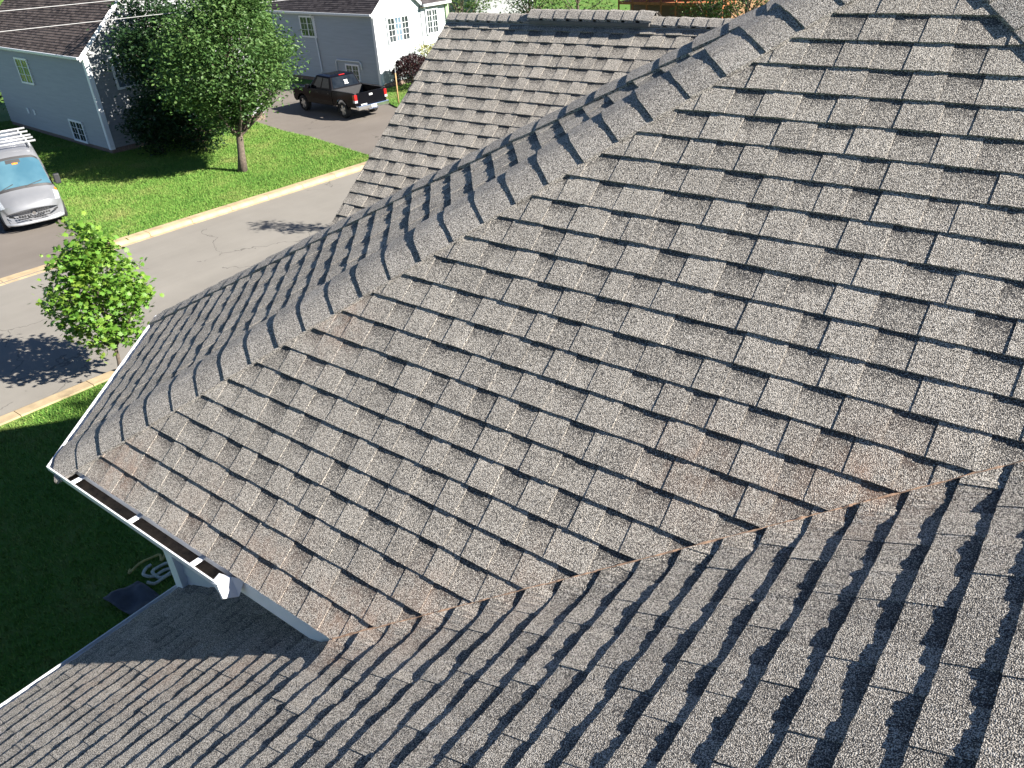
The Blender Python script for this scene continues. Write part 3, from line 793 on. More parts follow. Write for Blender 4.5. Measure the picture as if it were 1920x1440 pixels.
def leaf_mesh(name, P, size, mat, parent, tone, shape='oval', flat=.5, up=None):
    n = len(P); r = rng
    if shape == 'maple':
        ang = np.radians([0, 22, 48, 66, 95, 128, 165, 180, 195, 232, 265, 294, 312, 338]); rad = np.array([1.0, .55, .92, .5, .85, .45, .55, .30, .55, .45, .85, .5, .92, .55])
        base = np.stack([np.cos(ang) * rad, np.sin(ang) * rad, -.12 * rad ** 2], 1); base = np.vstack([[0.0, 0, .05], base])
        k = len(base); tri = np.array([(0, i, i % (k - 1) + 1) for i in range(1, k)])
    else:
        base = np.array([[-.55, 0, 0], [0, -.33, .06], [.6, 0, -.05], [0, .33, .06]]); tri = np.array([[0, 1, 2], [0, 2, 3]]); k = 4
    # random frames, normals biased upwards
    nrm = r.normal(size=(n, 3)); nrm /= np.linalg.norm(nrm, axis=1)[:, None]; nrm[:, 2] = np.abs(nrm[:, 2]) + flat; nrm /= np.linalg.norm(nrm, axis=1)[:, None]
    t = r.normal(size=(n, 3)); t -= nrm * np.sum(t * nrm, 1)[:, None]; t /= np.linalg.norm(t, axis=1)[:, None]
    b = np.cross(nrm, t); s = size * r.uniform(.65, 1.25, n)
    V = P[:, None, :] + s[:, None, None] * (base[None, :, 0:1] * t[:, None, :] + base[None, :, 1:2] * b[:, None, :] + base[None, :, 2:3] * nrm[:, None, :])
    V = V.reshape(-1, 3).astype(np.float32)
    F = (tri[None] + (np.arange(n) * k)[:, None, None]).reshape(-1, 3).astype(np.int32)
    me = bpy.data.meshes.new(name); me.vertices.add(len(V)); me.vertices.foreach_set('co', V.ravel())
    me.loops.add(F.size); me.loops.foreach_set('vertex_index', F.ravel()); me.polygons.add(len(F))
    me.polygons.foreach_set('loop_start', np.arange(0, F.size, 3, dtype=np.int32)); me.update(calc_edges=True)
    at = me.attributes.new('shg', 'FLOAT_COLOR', 'POINT'); cc = np.zeros((len(V), 4), np.float32); cc[:, 0] = np.repeat(tone, k); at.data.foreach_set('color', cc.ravel())
    me.materials.append(MATS[mat]); o = bpy.data.objects.new(name, me); COL.objects.link(o)
    if parent is not None: o.parent = parent
    return o
def tree(name, loc, height, z0, rx, ry, nclus, per, size, leafm, bark, label, r0=.12, shape='oval', group=None, lean=(0, 0), prof=None, clus_r=.38, cat='tree', trunk=True, tone_shift=0.0):
    root = empty(name, loc, 0, label, cat, group)
    hz = (height - z0) / 2; zc = z0 + hz; C_ = []
    while len(C_) < nclus:
        p = rng.uniform(-1, 1, 3); d = np.linalg.norm(p)
        if d > 1 or d < .25: continue
        if rng.random() > .35 + .65 * d: continue
        wz = prof((p[2] + 1) / 2) if prof else 1.0
        C_.append((p[0] * rx * wz + lean[0] * (p[2] + 1), p[1] * ry * wz + lean[1] * (p[2] + 1), zc + p[2] * hz))
    C_ = np.array(C_)
    # leaves: flattened clumps about each twig end
    P = np.repeat(C_, per, 0) + rng.normal(size=(len(C_) * per, 3)) * np.array([clus_r, clus_r, clus_r * .55]) * .75
    ct = rng.uniform(-.18, .18, len(C_)); tone = np.clip(np.repeat(ct, per) + rng.normal(.5 + tone_shift, .16, len(P)), 0, 1)
    P[:, 2] = np.maximum(P[:, 2], z0 * .7)
    leaf_mesh('crown', P, size, leafm, root, tone, shape)
    if trunk:
        m = MB(); top = z0 + (height - z0) * .72
        npt = 9; pts = []; rs = []
        for i in range(npt):
            t = i / (npt - 1); pts.append((lean[0] * t * 1.4 + math.sin(t * 5 + loc[0]) * .05, lean[1] * t * 1.4 + math.cos(t * 4 + loc[1]) * .05, -.05 + top * t)); rs.append(r0 * (1.25 if i == 0 else 1) * (1 - .8 * t))
        m.tube(pts, rs, 10)
        idx = rng.choice(len(C_), min(len(C_), 34), replace=False)
        for k in idx:
            c = C_[k]; t = min(.95, max(.28, (c[2] - .9) / top * .8)); i = int(t * (npt - 1)); b = Vector(pts[i]); c = Vector(c)
            mid = b.lerp(c, .5) + Vector((0, 0, -.05 * (c - b).length)); m.tube([b, mid, c], [rs[i] * .45, rs[i] * .28, .008], 6, False)
        m.build('trunk', bark, root, True)
    return root
# young bright maple at the kerb in front of the house
tree('maple_tree', (-12.72, 5.45, LZ), 3.6, .55, 1.12, 1.12, 105, 46, .08, 'leaf_maple', 'bark', 'young bright green maple at the kerb left of the roof', .05, 'maple',
     prof=lambda t: (.62 + .75 * t) if t < .45 else max(.22, .96 - (t - .45) * 1.35), clus_r=.23, lean=(.03, .10), tone_shift=.1)
# street tree across the road and the darker ones against the grey house
tree('street_tree', (-24.67, 17.59, LZ), 7.2, 1.75, 2.7, 2.7, 360, 100, .135, 'leaf_street', 'bark', 'full green deciduous tree on the lawn across the road', .17,
     prof=lambda t: (.62 + .9 * t) if t < .4 else max(.45, 1.0 - (t - .4) * .75), clus_r=.45, tone_shift=.05, lean=(.1, .42))
tree('garden_tree', (-30.4, 19.2, LZ), 7.2, .6, 2.15, 2.15, 250, 80, .15, 'leaf_dark', 'bark', 'dark green tree growing against the grey house gable', .12, clus_r=.5)
tree('evergreen_shrub', (-30.9, 17.75, LZ), 2.5, .1, 1.25, 1.1, 80, 60, .14, 'leaf_dark', 'bark', 'dark evergreen shrub at the corner of the grey house', .05, clus_r=.35, cat='shrub')
tree('evergreen_shrub', (-29.2, 18.9, LZ), 2.6, .1, 1.5, 1.5, 90, 60, .14, 'leaf_dark', 'bark', 'dark rounded shrub beneath the tree by the grey gable', .05, clus_r=.35, cat='shrub')
tree('lawn_shade_tree', (9.6, 11.7, LZ), 14.3, 9.3, 2.2, 2.1, 280, 44, .16, 'leaf_street', 'bark', 'unseen tree added behind the main roof to shade the near lawn', .2, clus_r=.45)  # out-of-view crown, added to throw leafy shade on the near lawn
# slim young tree beyond the gable wing: only its shadow reaches the road in view
m_t = tree('young_tree', (-11.55, 16.2, LZ), 5.1, 1.7, .42, .42, 46, 26, .10, 'leaf_street', 'bark', 'slim young tree hidden behind the gable wing, its shadow lying across the road', .04, clus_r=.22)
# purple shrub, straw grass, stake beside the pale house
def ball_shrub(name, loc, r, h, n, size, mat, label):
    root = empty(name, loc, 0, label, 'shrub')
    d = rng.normal(size=(n, 3)); d /= np.linalg.norm(d, axis=1)[:, None]; d[:, 2] = np.abs(d[:, 2]) * 1.0 - (rng.random(n) < .35) * .5
    bumpy = 1 + .07 * np.sin(d[:, 0] * 9 + 1) * np.cos(d[:, 1] * 8) + .05 * np.sin(d[:, 2] * 13)
    rr = (rng.random(n) ** .12) * bumpy
    P = d * rr[:, None] * np.array([r, r, h * .55]) + np.array([0, 0, h * .45]); P[:, 2] = np.maximum(P[:, 2], .05)
    leaf_mesh('foliage', P, size, mat, root, np.clip(rng.normal(.45, .25, n), 0, 1), flat=.2)
    m = MB()
    for k in range(7):
        a = k * .9; m.tube([(0, 0, 0), (math.cos(a) * r * .4, math.sin(a) * r * .4, h * .4), (math.cos(a) * r * .7, math.sin(a) * r * .7, h * .75)], [.04, .025, .01], 6)
    m.build('stem', 'bark', root)
    return root
ball_shrub('purple_shrub', (-30.1, 33.75, LZ), 1.15, 1.9, 5200, .10, 'leaf_purple', 'round dark purple shrub at the corner of the pale house')
root = empty('ornamental_grass', (-30.2, 36.0, LZ), 0, 'pale yellow-green feathery clump behind the purple shrub', 'plant')
n = 2600; a = rng.uniform(0, 6.28, n); q = rng.random(n); ra = .25 + .75 * q * rng.random(n)
P = np.stack([np.cos(a) * ra * (.3 + q), np.sin(a) * ra * (.3 + q), 2.0 * q + .05], 1)
leaf_mesh('blades', P, .13, 'leaf_straw', root, np.clip(rng.normal(.5, .22, n), 0, 1), flat=.05)
st = empty('wooden_stake', (-27.95, 30.2, LZ), 0, 'slender pale wooden stake standing in the grass by the pickup', 'stake')
m = MB(); m.tube([(0, 0, -.1), (-.02, .03, 1.0), (-.03, .06, 1.55)], [.045, .04, .035], 8); m.build('pole', simple('raw_wood', (.42, .26, .12), .8, var=.3, scale=9), st, True)
m = MB(); m.tube([(-.03, .06, 1.5), (-.2, .3, 2.6)], .008, 5); m.build('guy_wire', 'trim_white', st)
# planting at the far left edge and everything beyond the ridge
tree('garden_tree', (-48.5, 19.0, 0), 7.5, .4, 2.2, 2.2, 120, 30, .16, 'leaf_far', 'bark', 'light green tree at the far end of the grey house', .12, clus_r=.6)
MB_f = empty('board_fence', (-47.2, 15.6, 0), RZ, 'dark board fence past the end of the grey house', 'fence')
for k in range(16):
    MB().box(-4 + k * .26, -4 + k * .26 + .24, -.02, .02, .05, 1.7 + .02 * (k % 2)).build('board', simple('dark_board', (.03, .025, .02), .9) if k == 0 else 'dark_board', MB_f)
MB().box(-4, .2, .021, .07, .5, .6).build('rail', 'dark_board', MB_f)
bgt = [(-35.5, 44.5, 2.4, 6.5, 'leaf_far', 'yellow-green tree left of the far gable ridge'), (-33.2, 49.5, 2.6, 7.5, 'leaf_street', 'green tree behind the left end of the gable ridge'), (-29.6, 50.5, 2.7, 7.5, 'leaf_far', 'bright leafy tree above the left half of the gable ridge'),
       (-21.5, 54.5, 2.7, 7.0, 'leaf_far', 'leafy tree to the right of the brown house'), (-18.2, 53.0, 2.5, 7.0, 'leaf_street', 'green tree above the right end of the gable ridge'), (-14.8, 55.5, 2.8, 7.5, 'leaf_far', 'light green tree just left of the splayed hip top'), (-10.6, 57, 2.8, 8.0, 'leaf_street', 'tall green tree behind the top of the hip')]
for x, y, r_, h_, mt, lb in bgt:
    tree('background_tree', (x, y, 0), h_, .5, r_, r_, 110, 34, .17, mt, 'bark', lb, .16, clus_r=.62)
h3 = empty('house', (-26.6, 60, 0), RZ, 'brown house with orange deck rail seen above the gable ridge', 'house')
v, f = lap_wall([Vector((-4.5, 0, 0)), Vector((4.5, 0, 0))], .2, 5.2, 'siding_brown', step=.16, lap=.02, side=1); mesh_obj('wall', v, f, 'siding_brown', h3)
MB().box(-4.49, 4.49, .01, 7, 0, 5.19).build('wall', 'siding_brown', h3)
far_roof((-4.8, -.4, 5.1), (1, 0, 0), (0, 1, .6), 9.6, 4.7, 'roof_slate', h3)
far_roof((-4.8, 7.4, 5.1), (1, 0, 0), (0, -1, .6), 9.6, 4.7, 'roof_slate', h3)
for x in (-3.0, -.9, 1.4): window(h3, 'y', (x, 0, 2.6), 1.2, 1.7, 2, 2, 3, 'window_curtain')
simple('deck_wood', (.38, .13, .05), .8, var=.25, scale=6)
m = MB(); m.box(-4.3, 4.8, -2.0, -.0, 1.9, 2.1); m.build('deck', 'deck_wood', h3)
for k in range(8): MB().box(-4.3 + k * 1.29, -4.2 + k * 1.29, -2.0, -1.9, 0, 3.05).build('post', 'deck_wood', h3)
m = MB(); m.box(-4.3, 4.8, -1.99, -1.91, 3.0, 3.08); m.box(-4.3, 4.8, -1.98, -1.92, 2.3, 2.36)
for k in range(60): m.box(-4.25 + k * .15, -4.21 + k * .15, -1.97, -1.93, 2.36, 3.0)
m.build('railing', 'deck_wood', h3)
h4 = empty('house', (-45, 52, 0), RZ, 'low grey roofed house behind the pale house', 'house')
MB().box(-5, 5, 0, 7, 0, 3.6).build('wall', 'siding_grey', h4)
far_roof((-5.3, -.4, 3.5), (1, 0, 0), (0, 1, .6), 10.6, 4.7, 'roof_brown', h4); far_roof((-5.3, 7.4, 3.5), (1, 0, 0), (0, -1, .6), 10.6, 4.7, 'roof_brown', h4)

# ---- grass blades
def blades(name, poly, n, hgt, label, z=LZ):
    poly = np.array(poly); lo, hi = poly.min(0), poly.max(0); P = np.zeros((0, 2))
    while len(P) < n:
        c = rng.uniform(lo, hi, (n, 2)); ins = np.zeros(n, bool); j = len(poly) - 1
        for i in range(len(poly)):
            xi, yi = poly[i]; xj, yj = poly[j]
            ins ^= ((yi > c[:, 1]) != (yj > c[:, 1])) & (c[:, 0] < (xj - xi) * (c[:, 1] - yi) / (yj - yi + 1e-12) + xi); j = i
        P = np.vstack([P, c[ins]])
    P = P[:n]; a = rng.uniform(0, 6.28, n); w = .012 * rng.uniform(.7, 1.6, n) * (hgt / .06); h = hgt * rng.uniform(.5, 1.3, n)
    V = np.zeros((n, 3, 3), np.float32); V[:, :, :2] = P[:, None]
    V[:, 0, 0] -= np.cos(a) * w; V[:, 0, 1] -= np.sin(a) * w; V[:, 1, 0] += np.cos(a) * w; V[:, 1, 1] += np.sin(a) * w
    V[:, 2, 0] += rng.normal(0, .5, n) * h; V[:, 2, 1] += rng.normal(0, .5, n) * h; V[:, :, 2] = z - .01; V[:, 2, 2] = z + h
    me = bpy.data.meshes.new(name); me.vertices.add(3 * n); me.vertices.foreach_set('co', V.ravel()); me.loops.add(3 * n); me.loops.foreach_set('vertex_index', np.arange(3 * n, dtype=np.int32))
    me.polygons.add(n); me.polygons.foreach_set('loop_start', np.arange(0, 3 * n, 3, dtype=np.int32)); me.update(calc_edges=True)
    at = me.attributes.new('shg', 'FLOAT_COLOR', 'POINT'); cc = np.zeros((3 * n, 4), np.float32); t = np.clip(rng.normal(.12, .2, n), 0, 1); cc[:, :3] = np.repeat(t, 3)[:, None]; at.data.foreach_set('color', cc.ravel())
    me.materials.append(MATS['blades']); o = bpy.data.objects.new(name, me); COL.objects.link(o); props(o, label, 'grass', kind='stuff')
blades('grass', lawnF, 150000, .065, 'sunlit clipped grass of the lawn across the road')
blades('grass', [(-28.5, 29.9), (far_x(31) - .45, 29.2), (far_x(40) - .45, 40), (-31, 38), (-31.5, 33)], 30000, .065, 'bright grass behind the pickup and purple shrub')
blades('grass', [(-12.9, -1), (-12.3, 10), (-9, 10), (-1.8, 3), (-.5, .5), (-.2, -3), (-8, -3)], 110000, .06, 'shaded grass of the near lawn below the gutters')

# ================================================================== VEHICLES
def paint(name, col, rough=.3, metal=.0, coat=.8):
    m = NT(name); n = m.noise(3, 3)
    m.l(m.ramp(n, [(.3, tuple(c * .94 for c in col)), (.7, tuple(min(1, c * 1.04) for c in col))]), m.b.inputs['Base Color'])
    m.b.inputs['Roughness'].default_value = rough; m.b.inputs['Metallic'].default_value = metal; m.b.inputs['Coat Weight'].default_value = coat; m.b.inputs['Coat Roughness'].default_value = .06; m.b.inputs['Specular IOR Level'].default_value = .5 if coat > .3 else .10
paint('van_silver', (.20, .205, .22), .4, .25, .4); paint('truck_black', (.004, .004, .006), .13, 0, .0)
simple('tyre', (.018, .018, .019), .85); simple('black_plastic', (.025, .025, .027), .55); simple('alloy', (.55, .55, .55), .35, .8); simple('chrome', (.75, .76, .78), .15, 1.0, var=.03)
glassy('auto_glass', (.006, .008, .010), (.014, .017, .02), .03); glassy('sunshade_glass', (.04, .10, .14), (.07, .145, .185), .10, .9)
glassy('lamp_clear', (.22, .24, .26), (.42, .44, .47), .08, 20); glassy('lamp_orange', (.6, .16, .02), (.75, .25, .05), .1, 20); glassy('lamp_red', (.26, .006, .008), (.4, .012, .014), .1, 20); simple('plate', (.6, .6, .6), .5); simple('plate_dark', (.14, .14, .15), .5)
simple('rack_metal', (.42, .43, .45), .4, .5)
def wheel(parent, x, y, r, wd, side):
    m = MB(); pr = [(r * .62, -.5), (r * .93, -.5), (r, -.36), (r, .36), (r * .93, .5), (r * .62, .5)]; n = 28; vs = []; fs = []
    for k in range(n):
        t = 2 * math.pi * k / n
        for rr, o in pr: vs.append((x + math.cos(t) * rr, y + o * wd, r + math.sin(t) * rr))
    q = len(pr)
    for k in range(n):
        for i in range(q): fs.append((k * q + i, k * q + (i + 1) % q, ((k + 1) % n) * q + (i + 1) % q, ((k + 1) % n) * q + i))
    w_ = mesh_obj('wheel', vs, fs, 'tyre', parent, True); w_['label'] = 'black tyre with alloy rim'
    m = MB(); ys = y + side * wd * .42
    m.disc((x, ys - side * .05, r), (0, side, 0), r * .63, 28); rim = [];
    for k in range(5):
        t = 2 * math.pi * k / 5; c, s = math.cos(t), math.sin(t); p = (-s, c)
        q0 = [(x + c * a + p[0] * b, ys, r + s * a + p[1] * b) for a, b in ((r * .1, .045), (r * .62, .06), (r * .62, -.06), (r * .1, -.045))]
        q1 = [(a, b - side * .04, c_) for a, b, c_ in q0]
        m.add(q0 + q1, [(0, 1, 2, 3), (0, 4, 5, 1), (3, 2, 6, 7), (1, 5, 6, 2)])
    m.disc((x, ys + side * .006, r), (0, side, 0), r * .17, 16)
    mesh_obj('rim', m.v, m.f, 'alloy', w_)
    MB().disc((x, ys - side * .06, r), (0, side, 0), r * .6, 24).build('brake', 'black_plastic', w_)
# ---- silver high-roof van
van = empty('van', (-25.35, 9.56, .03), math.radians(-17), 'silver high-roof cargo van with roof rack on the left driveway', 'van')
VS = [(0.00, .84, .80, .74, .70, .30, .26), (-.10, .96, 1.00, .86, .90, .26, .22), (-.45, 1.01, 1.16, .90, 1.05, .25, .17), (-.88, 1.025, 1.31, .92, 1.20, .25, .13), (-1.22, 1.025, 1.80, .87, 1.62, .25, .11), (-1.58, 1.025, 2.28, .82, 2.08, .25, .08),
      (-2.0, 1.025, 2.44, .84, 2.24, .25, .04), (-3.0, 1.025, 2.49, .87, 2.30, .25, 0), (-5.7, 1.025, 2.49, .87, 2.30, .25, 0), (-5.95, 1.0, 2.42, .84, 2.26, .27, 0)]
def van_loop(s):
    x, w_, zt, ws, zs, zf, bl = s
    zm = min(zs - .05, 1.0)
    pts = [(0, zt), (.45 * ws, zt - .012), (.8 * ws, zt - .05), (ws, zs), ((ws + w_) / 2 + .01, zs * .6 + zm * .4), (w_, zm), (w_ + .005, .62), (w_ * .98, zf + .1), (w_ * .92, zf), (0, zf)]
    return [(x - bl * 1.15 * (y / w_) ** 4, y, z) for y, z in pts]
VL = [van_loop(s) for s in VS]
def van_surf(a, b, off=0.0):
    def raw(a, b):
        sg = -1 if b < 0 else 1; bb = min(abs(b), 9); i = min(int(a), len(VL) - 2); j = min(int(bb), 8); fa, fb = a - i, bb - j
        p = [VL[i][j], VL[i][j + 1], VL[i + 1][j], VL[i + 1][j + 1]]
        v = [(p[0][k] * (1 - fb) + p[1][k] * fb) * (1 - fa) + (p[2][k] * (1 - fb) + p[3][k] * fb) * fa for k in range(3)]
        return Vector((v[0], sg * v[1], v[2]))
    p = raw(a, b)
    if off:
        da = raw(min(a + .03, len(VL) - 1.001), b) - raw(max(a - .03, 0), b); db = raw(a, b + .06) - raw(a, b - .06)
        nrm = da.cross(db); nrm = nrm.normalized() if nrm.length > 1e-9 else Vector((1, 0, 0))
        if nrm.dot(p - Vector((p.x - .8, 0, 1.0))) < 0: nrm = -nrm
        p = p + nrm * off
    return p
vs = []; fs = []
ring = [j for j in range(0, 10)] + [-j for j in range(8, 0, -1)]
for i in range(len(VL)):
    for j in ring: x, y, z = VL[i][abs(j)]; vs.append((x, -y if j < 0 else y, z))
nr = len(ring)
for i in range(len(VL) - 1):
    for k in range(nr): fs.append((i * nr + k, i * nr + (k + 1) % nr, (i + 1) * nr + (k + 1) % nr, (i + 1) * nr + k))
fs += [tuple(range(nr - 1, -1, -1)), tuple((len(VL) - 1) * nr + k for k in range(nr))]
vb = mesh_obj('body', vs, fs, 'van_silver', van, True)
vb.data.polygons.foreach_set('use_smooth', [len(p.vertices) == 4 for p in vb.data.polygons])
es = vb.modifiers.new('es', 'EDGE_SPLIT'); es.split_angle = math.radians(42)
def patch(name, a0, a1, b0, b1, na, nb, off, mat, parent, corner=None):
    vs = []; fs = []
    for i in range(na + 1):
        for j in range(nb + 1):
            a = a0 + (a1 - a0) * i / na; b = b0 + (b1 - b0) * j / nb; vs.append(tuple(van_surf(a, b, off)))
    for i in range(na):
        for j in range(nb): fs.append((i * (nb + 1) + j, i * (nb + 1) + j + 1, (i + 1) * (nb + 1) + j + 1, (i + 1) * (nb + 1) + j))
    return mesh_obj(name, vs, fs, mat, parent, True)
patch('windshield_seal', 3.0, 5.0, -3.12, 3.12, 14, 16, .006, 'black_plastic', vb)
ws_ = patch('windshield', 3.16, 4.84, -2.9, 2.9, 14, 16, .014, 'sunshade_glass', van); ws_['label'] = 'sloping windshield with a blue-silver sunshade behind it'
patch('mirror_mount', 4.6, 4.82, -.6, .6, 2, 4, .022, 'black_plastic', ws_); patch('sticker', 4.5, 4.6, -.12, .35, 2, 2, .024, 'lamp_orange', ws_)
for s in (-1, 1):
    patch('headlight', .95, 2.35, s * 2.6, s * 4.35, 6, 5, .012, 'lamp_clear', van); patch('turn_signal', 2.38, 2.8, s * 3.1, s * 4.2, 3, 4, .012, 'lamp_orange', van)
    patch('side_window', 3.6, 4.75, s * 3.5, s * 4.7, 6, 5, .008, 'auto_glass', van)
    m = MB(); m.box(-1.06, -.92, s * 1.13 - .1, s * 1.13 + .1, 1.22, 1.58); o = bevel(m.build('mirror', 'black_plastic', van), .04, 3); MB().tube([(-1.0, s * .98, 1.3), (-1.0, s * 1.1, 1.34)], .03, 8).build('arm', 'black_plastic', o)
    MB().box(-1.065, -1.061, s * 1.13 - .075, s * 1.13 + .075, 1.26, 1.54).build('mirror_glass', 'chrome', o)
    wheel(van, -.95, s * .93, .34, .24, s); wheel(van, -4.9, s * .93, .34, .24, s)
# nose: grille slots, emblem, plate, bumper
def nose_x(y): return .006 - .30 * (min(abs(y), .98) / .84) ** 4
for zr, s in ((.66, -1), (.66, 1), (.56, -1), (.56, 1)):
    for k in range(5):
        y0 = s * (.09 + k * .085); y1 = y0 + s * .07; ya, yb = min(y0, y1), max(y0, y1)
        MB().add([(nose_x(ya) + .012, ya, zr), (nose_x(yb) + .012, yb, zr), (nose_x(yb) + .012, yb, zr + .07), (nose_x(ya) + .012, ya, zr + .07)], [(0, 1, 2, 3)]).build('grille_slot', 'black_plastic', van)
vs = []; fs = []
for k in range(9):
    y = -.5 + k * .125; vs += [(nose_x(y) + .01, y, .49), (nose_x(y) + .01, y, .525)]
for k in range(8): fs.append((2 * k, 2 * k + 2, 2 * k + 3, 2 * k + 1))
mesh_obj('grille_slot', vs, fs, 'black_plastic', van)
MB().disc((.014, 0, .64), (1, 0, 0), .06, 16).build('emblem', 'chrome', van)
bevel(MB().box(.0, .02, -.16, .16, .36, .46).build('license_plate', 'plate_dark', van), .004)
vs = []; fs = []; 
for k in range(17):
    y = -.92 + k * .115; x = nose_x(y * .9) + .03
    vs += [(x, y, .30), (x + .02, y, .33), (x + .02, y, .36), (x, y, .385)]
for k in range(16):
    for i in range(3): fs.append((4 * k + i, 4 * k + 4 + i, 4 * k + 5 + i, 4 * k + 1 + i))
mesh_obj('bumper_lip', vs, fs, 'rack_metal', van, True)
for s in (-1, 1):
    y0 = s * .62; MB().add([(nose_x(y0) + .02, y0, .56), (nose_x(y0 + s * .16) + .02, y0 + s * .16, .58), (nose_x(y0 + s * .16) + .02, y0 + s * .16, .65), (nose_x(y0) + .02, y0, .62)], [(0, 1, 2, 3)]).build('fog_lamp', 'black_plastic', van)
for s, y0 in ((1, -.75), (1, .05)):
    MB().tube([tuple(van_surf(3.1, y0 * 3 + .1, .03)), tuple(van_surf(3.35, y0 * 3 + 1.6, .03))], .014, 5).build('wiper', 'black_plastic', van)
rk = MB()
for s in (-1, 1): rk.box(-5.2, -1.98, s * .74 - .02, s * .74 + .02, 2.44, 2.50)
rk = rk.build('roof_rack', 'rack_metal', van); rk['label'] = 'roof rack of crossbars on two rails'
for x in (-2.1, -2.75, -3.3, -4.1, -4.9):
    MB().tube([(x, -.98, 2.60), (x, .98, 2.60)], .038, 10).build('crossbar', 'rack_metal', rk, True)
    for s in (-1, 1): MB().box(x - .03, x + .03, s * .74 - .03, s * .74 + .03, 2.50, 2.58).build('bracket', 'rack_metal', rk)

# ---- black pickup truck
trk = empty('pickup_truck', (-27.02, 27.45, .03), math.radians(172.8), 'black pickup truck parked with its tailgate towards the road', 'truck')
def arc(cx, r, z, a0, a1, n=9): return [(cx + math.cos(math.radians(a0 + (a1 - a0) * k / n)) * r, z + math.sin(math.radians(a0 + (a1 - a0) * k / n)) * r) for k in range(n + 1)]
def xprism(m, prof, y0, y1):
    n = len(prof); m.add([(x, y0, z) for x, z in prof] + [(x, y1, z) for x, z in prof], [tuple(range(n)), tuple(range(2 * n - 1, n - 1, -1))] + [(i, n + i, n + (i + 1) % n, (i + 1) % n) for i in range(n)])
m = MB()
prof = [(2.06, .55), (4.45, .50)] + arc(4.95, .49, .42, 170, 10) + [(5.62, .48), (5.78, .6), (5.8, .95), (5.70, 1.12), (5.2, 1.21), (4.25, 1.28), (2.06, 1.28)]
xprism(m, prof, -1.0, 1.0)
tb_ = bevel(m.build('body', 'truck_black', trk), .035, 3)
for s in (-1, 1):
    m = MB(); prof = [(.10, .62), (.72, .60)] + arc(1.25, .49, .42, 160, 20) + [(1.85, .56), (2.035, .56), (2.035, 1.30), (.10, 1.30)]
    xprism(m, prof, min(s * .92, s * 1.005), max(s * .92, s * 1.005)); bp = bevel(m.build('bed_side', 'truck_black', trk), .025, 3)
    # flare over the arch
    m = MB(); A = arc(1.25, .50, .42, 172, 8, 12); B = arc(1.25, .56, .42, 172, 8, 12); vs = [(x, s * 1.03, z) for x, z in A] + [(x, s * 1.0, z) for x, z in B]
    m.add(vs, [(i, i + 1, 13 + i + 1, 13 + i) for i in range(12)]); m.build('wheel_flare', 'truck_black', bp)
    MB().box(.12, 2.03, s * .965 - .045, s * .965 + .045, 1.302, 1.325).build('bed_rail', 'black_plastic', bp)
    tl = MB(); tl.box(.03, .22, min(s * .84, s * 1.012), max(s * .84, s * 1.012), .84, 1.24); t_ = bevel(tl.build('tail_light', 'lamp_red', trk), .02, 2)
    MB().box(.02, .2, min(s * .85, s * 1.018), max(s * .85, s * 1.018), .855, .97).build('reverse_lamp', 'lamp_clear', t_)
    wheel(trk, 1.25, s * .86, .40, .27, s); wheel(trk, 4.95, s * .86, .40, .27, s)
    MB().box(1.68, 1.70, min(s * .76, s * .98), max(s * .76, s * .98), .2, .6).build('mud_flap', 'black_plastic', trk)
m = MB(); m.box(.12, 2.04, -.92, .92, .60, .68); m.box(1.98, 2.05, -.92, .92, .68, 1.30); m.build('bed_floor', 'black_plastic', trk)
m = MB(); m.box(.04, .10, -.835, .835, .66, 1.30); m.box(.035, .039, -.7, .7, .80, 1.12); tg = bevel(m.build('tailgate', 'truck_black', trk), .015, 2)
MB().box(.025, .034, -.10, .10, 1.10, 1.19).build('tailgate_badge', 'plate', tg)
for k in range(7): MB().box(.028, .035, .30 + k * .055, .335 + k * .055, .72, .76).build('badge_mark', 'plate', tg)
m = MB(); m.box(-.14, .06, -.97, .97, .50, .72); m.box(-.1, .06, -.3, .3, .44, .52); bm = bevel(m.build('rear_bumper', 'chrome', trk), .04, 3)
MB().box(-.15, -.142, -.16, .16, .54, .68).build('license_plate', 'plate', bm)
MB().tube([(-.05, 0, .4), (-.2, 0, .42), (-.2, 0, .5)], [.03, .03, .025], 8).build('tow_hitch', 'black_plastic', trk)
# cab greenhouse
lo = [(2.08, .96, 1.28), (4.28, .96, 1.26)]; hi = [(2.32, .76, 1.90), (3.62, .74, 1.92)]
m = MB()
P = [(2.08, .96, 1.27), (4.28, .94, 1.25), (4.28, -.94, 1.25), (2.08, -.96, 1.27), (2.34, .77, 1.88), (3.60, .75, 1.90), (3.60, -.75, 1.90), (2.34, -.77, 1.88), (2.6, .5, 1.935), (3.4, .5, 1.935), (3.4, -.5, 1.935), (2.6, -.5, 1.935)]
m.add(P, [(0, 1, 5, 4), (1, 2, 6, 5), (2, 3, 7, 6), (3, 0, 4, 7), (4, 5, 9, 8), (5, 6, 10, 9), (6, 7, 11, 10), (7, 4, 8, 11), (8, 9, 10, 11)])
cab = bevel(m.build('cab', 'truck_black', trk), .05, 3)
def quad_in(p, u0, u1, v0, v1, off):
    a, b, c, d = [Vector(q) for q in p]; nrm = (b - a).cross(d - a).normalized()
    f = lambda u, v: tuple((a * (1 - u) + b * u) * (1 - v) + (d * (1 - u) + c * u) * v + nrm * off)
    return [f(u0, v0), f(u1, v0), f(u1, v1), f(u0, v1)]
rw = mesh_obj('rear_window', quad_in([P[3], P[0], P[4], P[7]][::-1][::1], .0, 1, 0, 1, 0) and quad_in((P[0], P[3], P[7], P[4]), .07, .93, .12, .92, .012) , [(0, 1, 2, 3)], 'auto_glass', trk)
def rear_pt(u, v, off=.02): return quad_in((P[0], P[3], P[7], P[4]), u, u, v, v, off)[0]
m = MB()
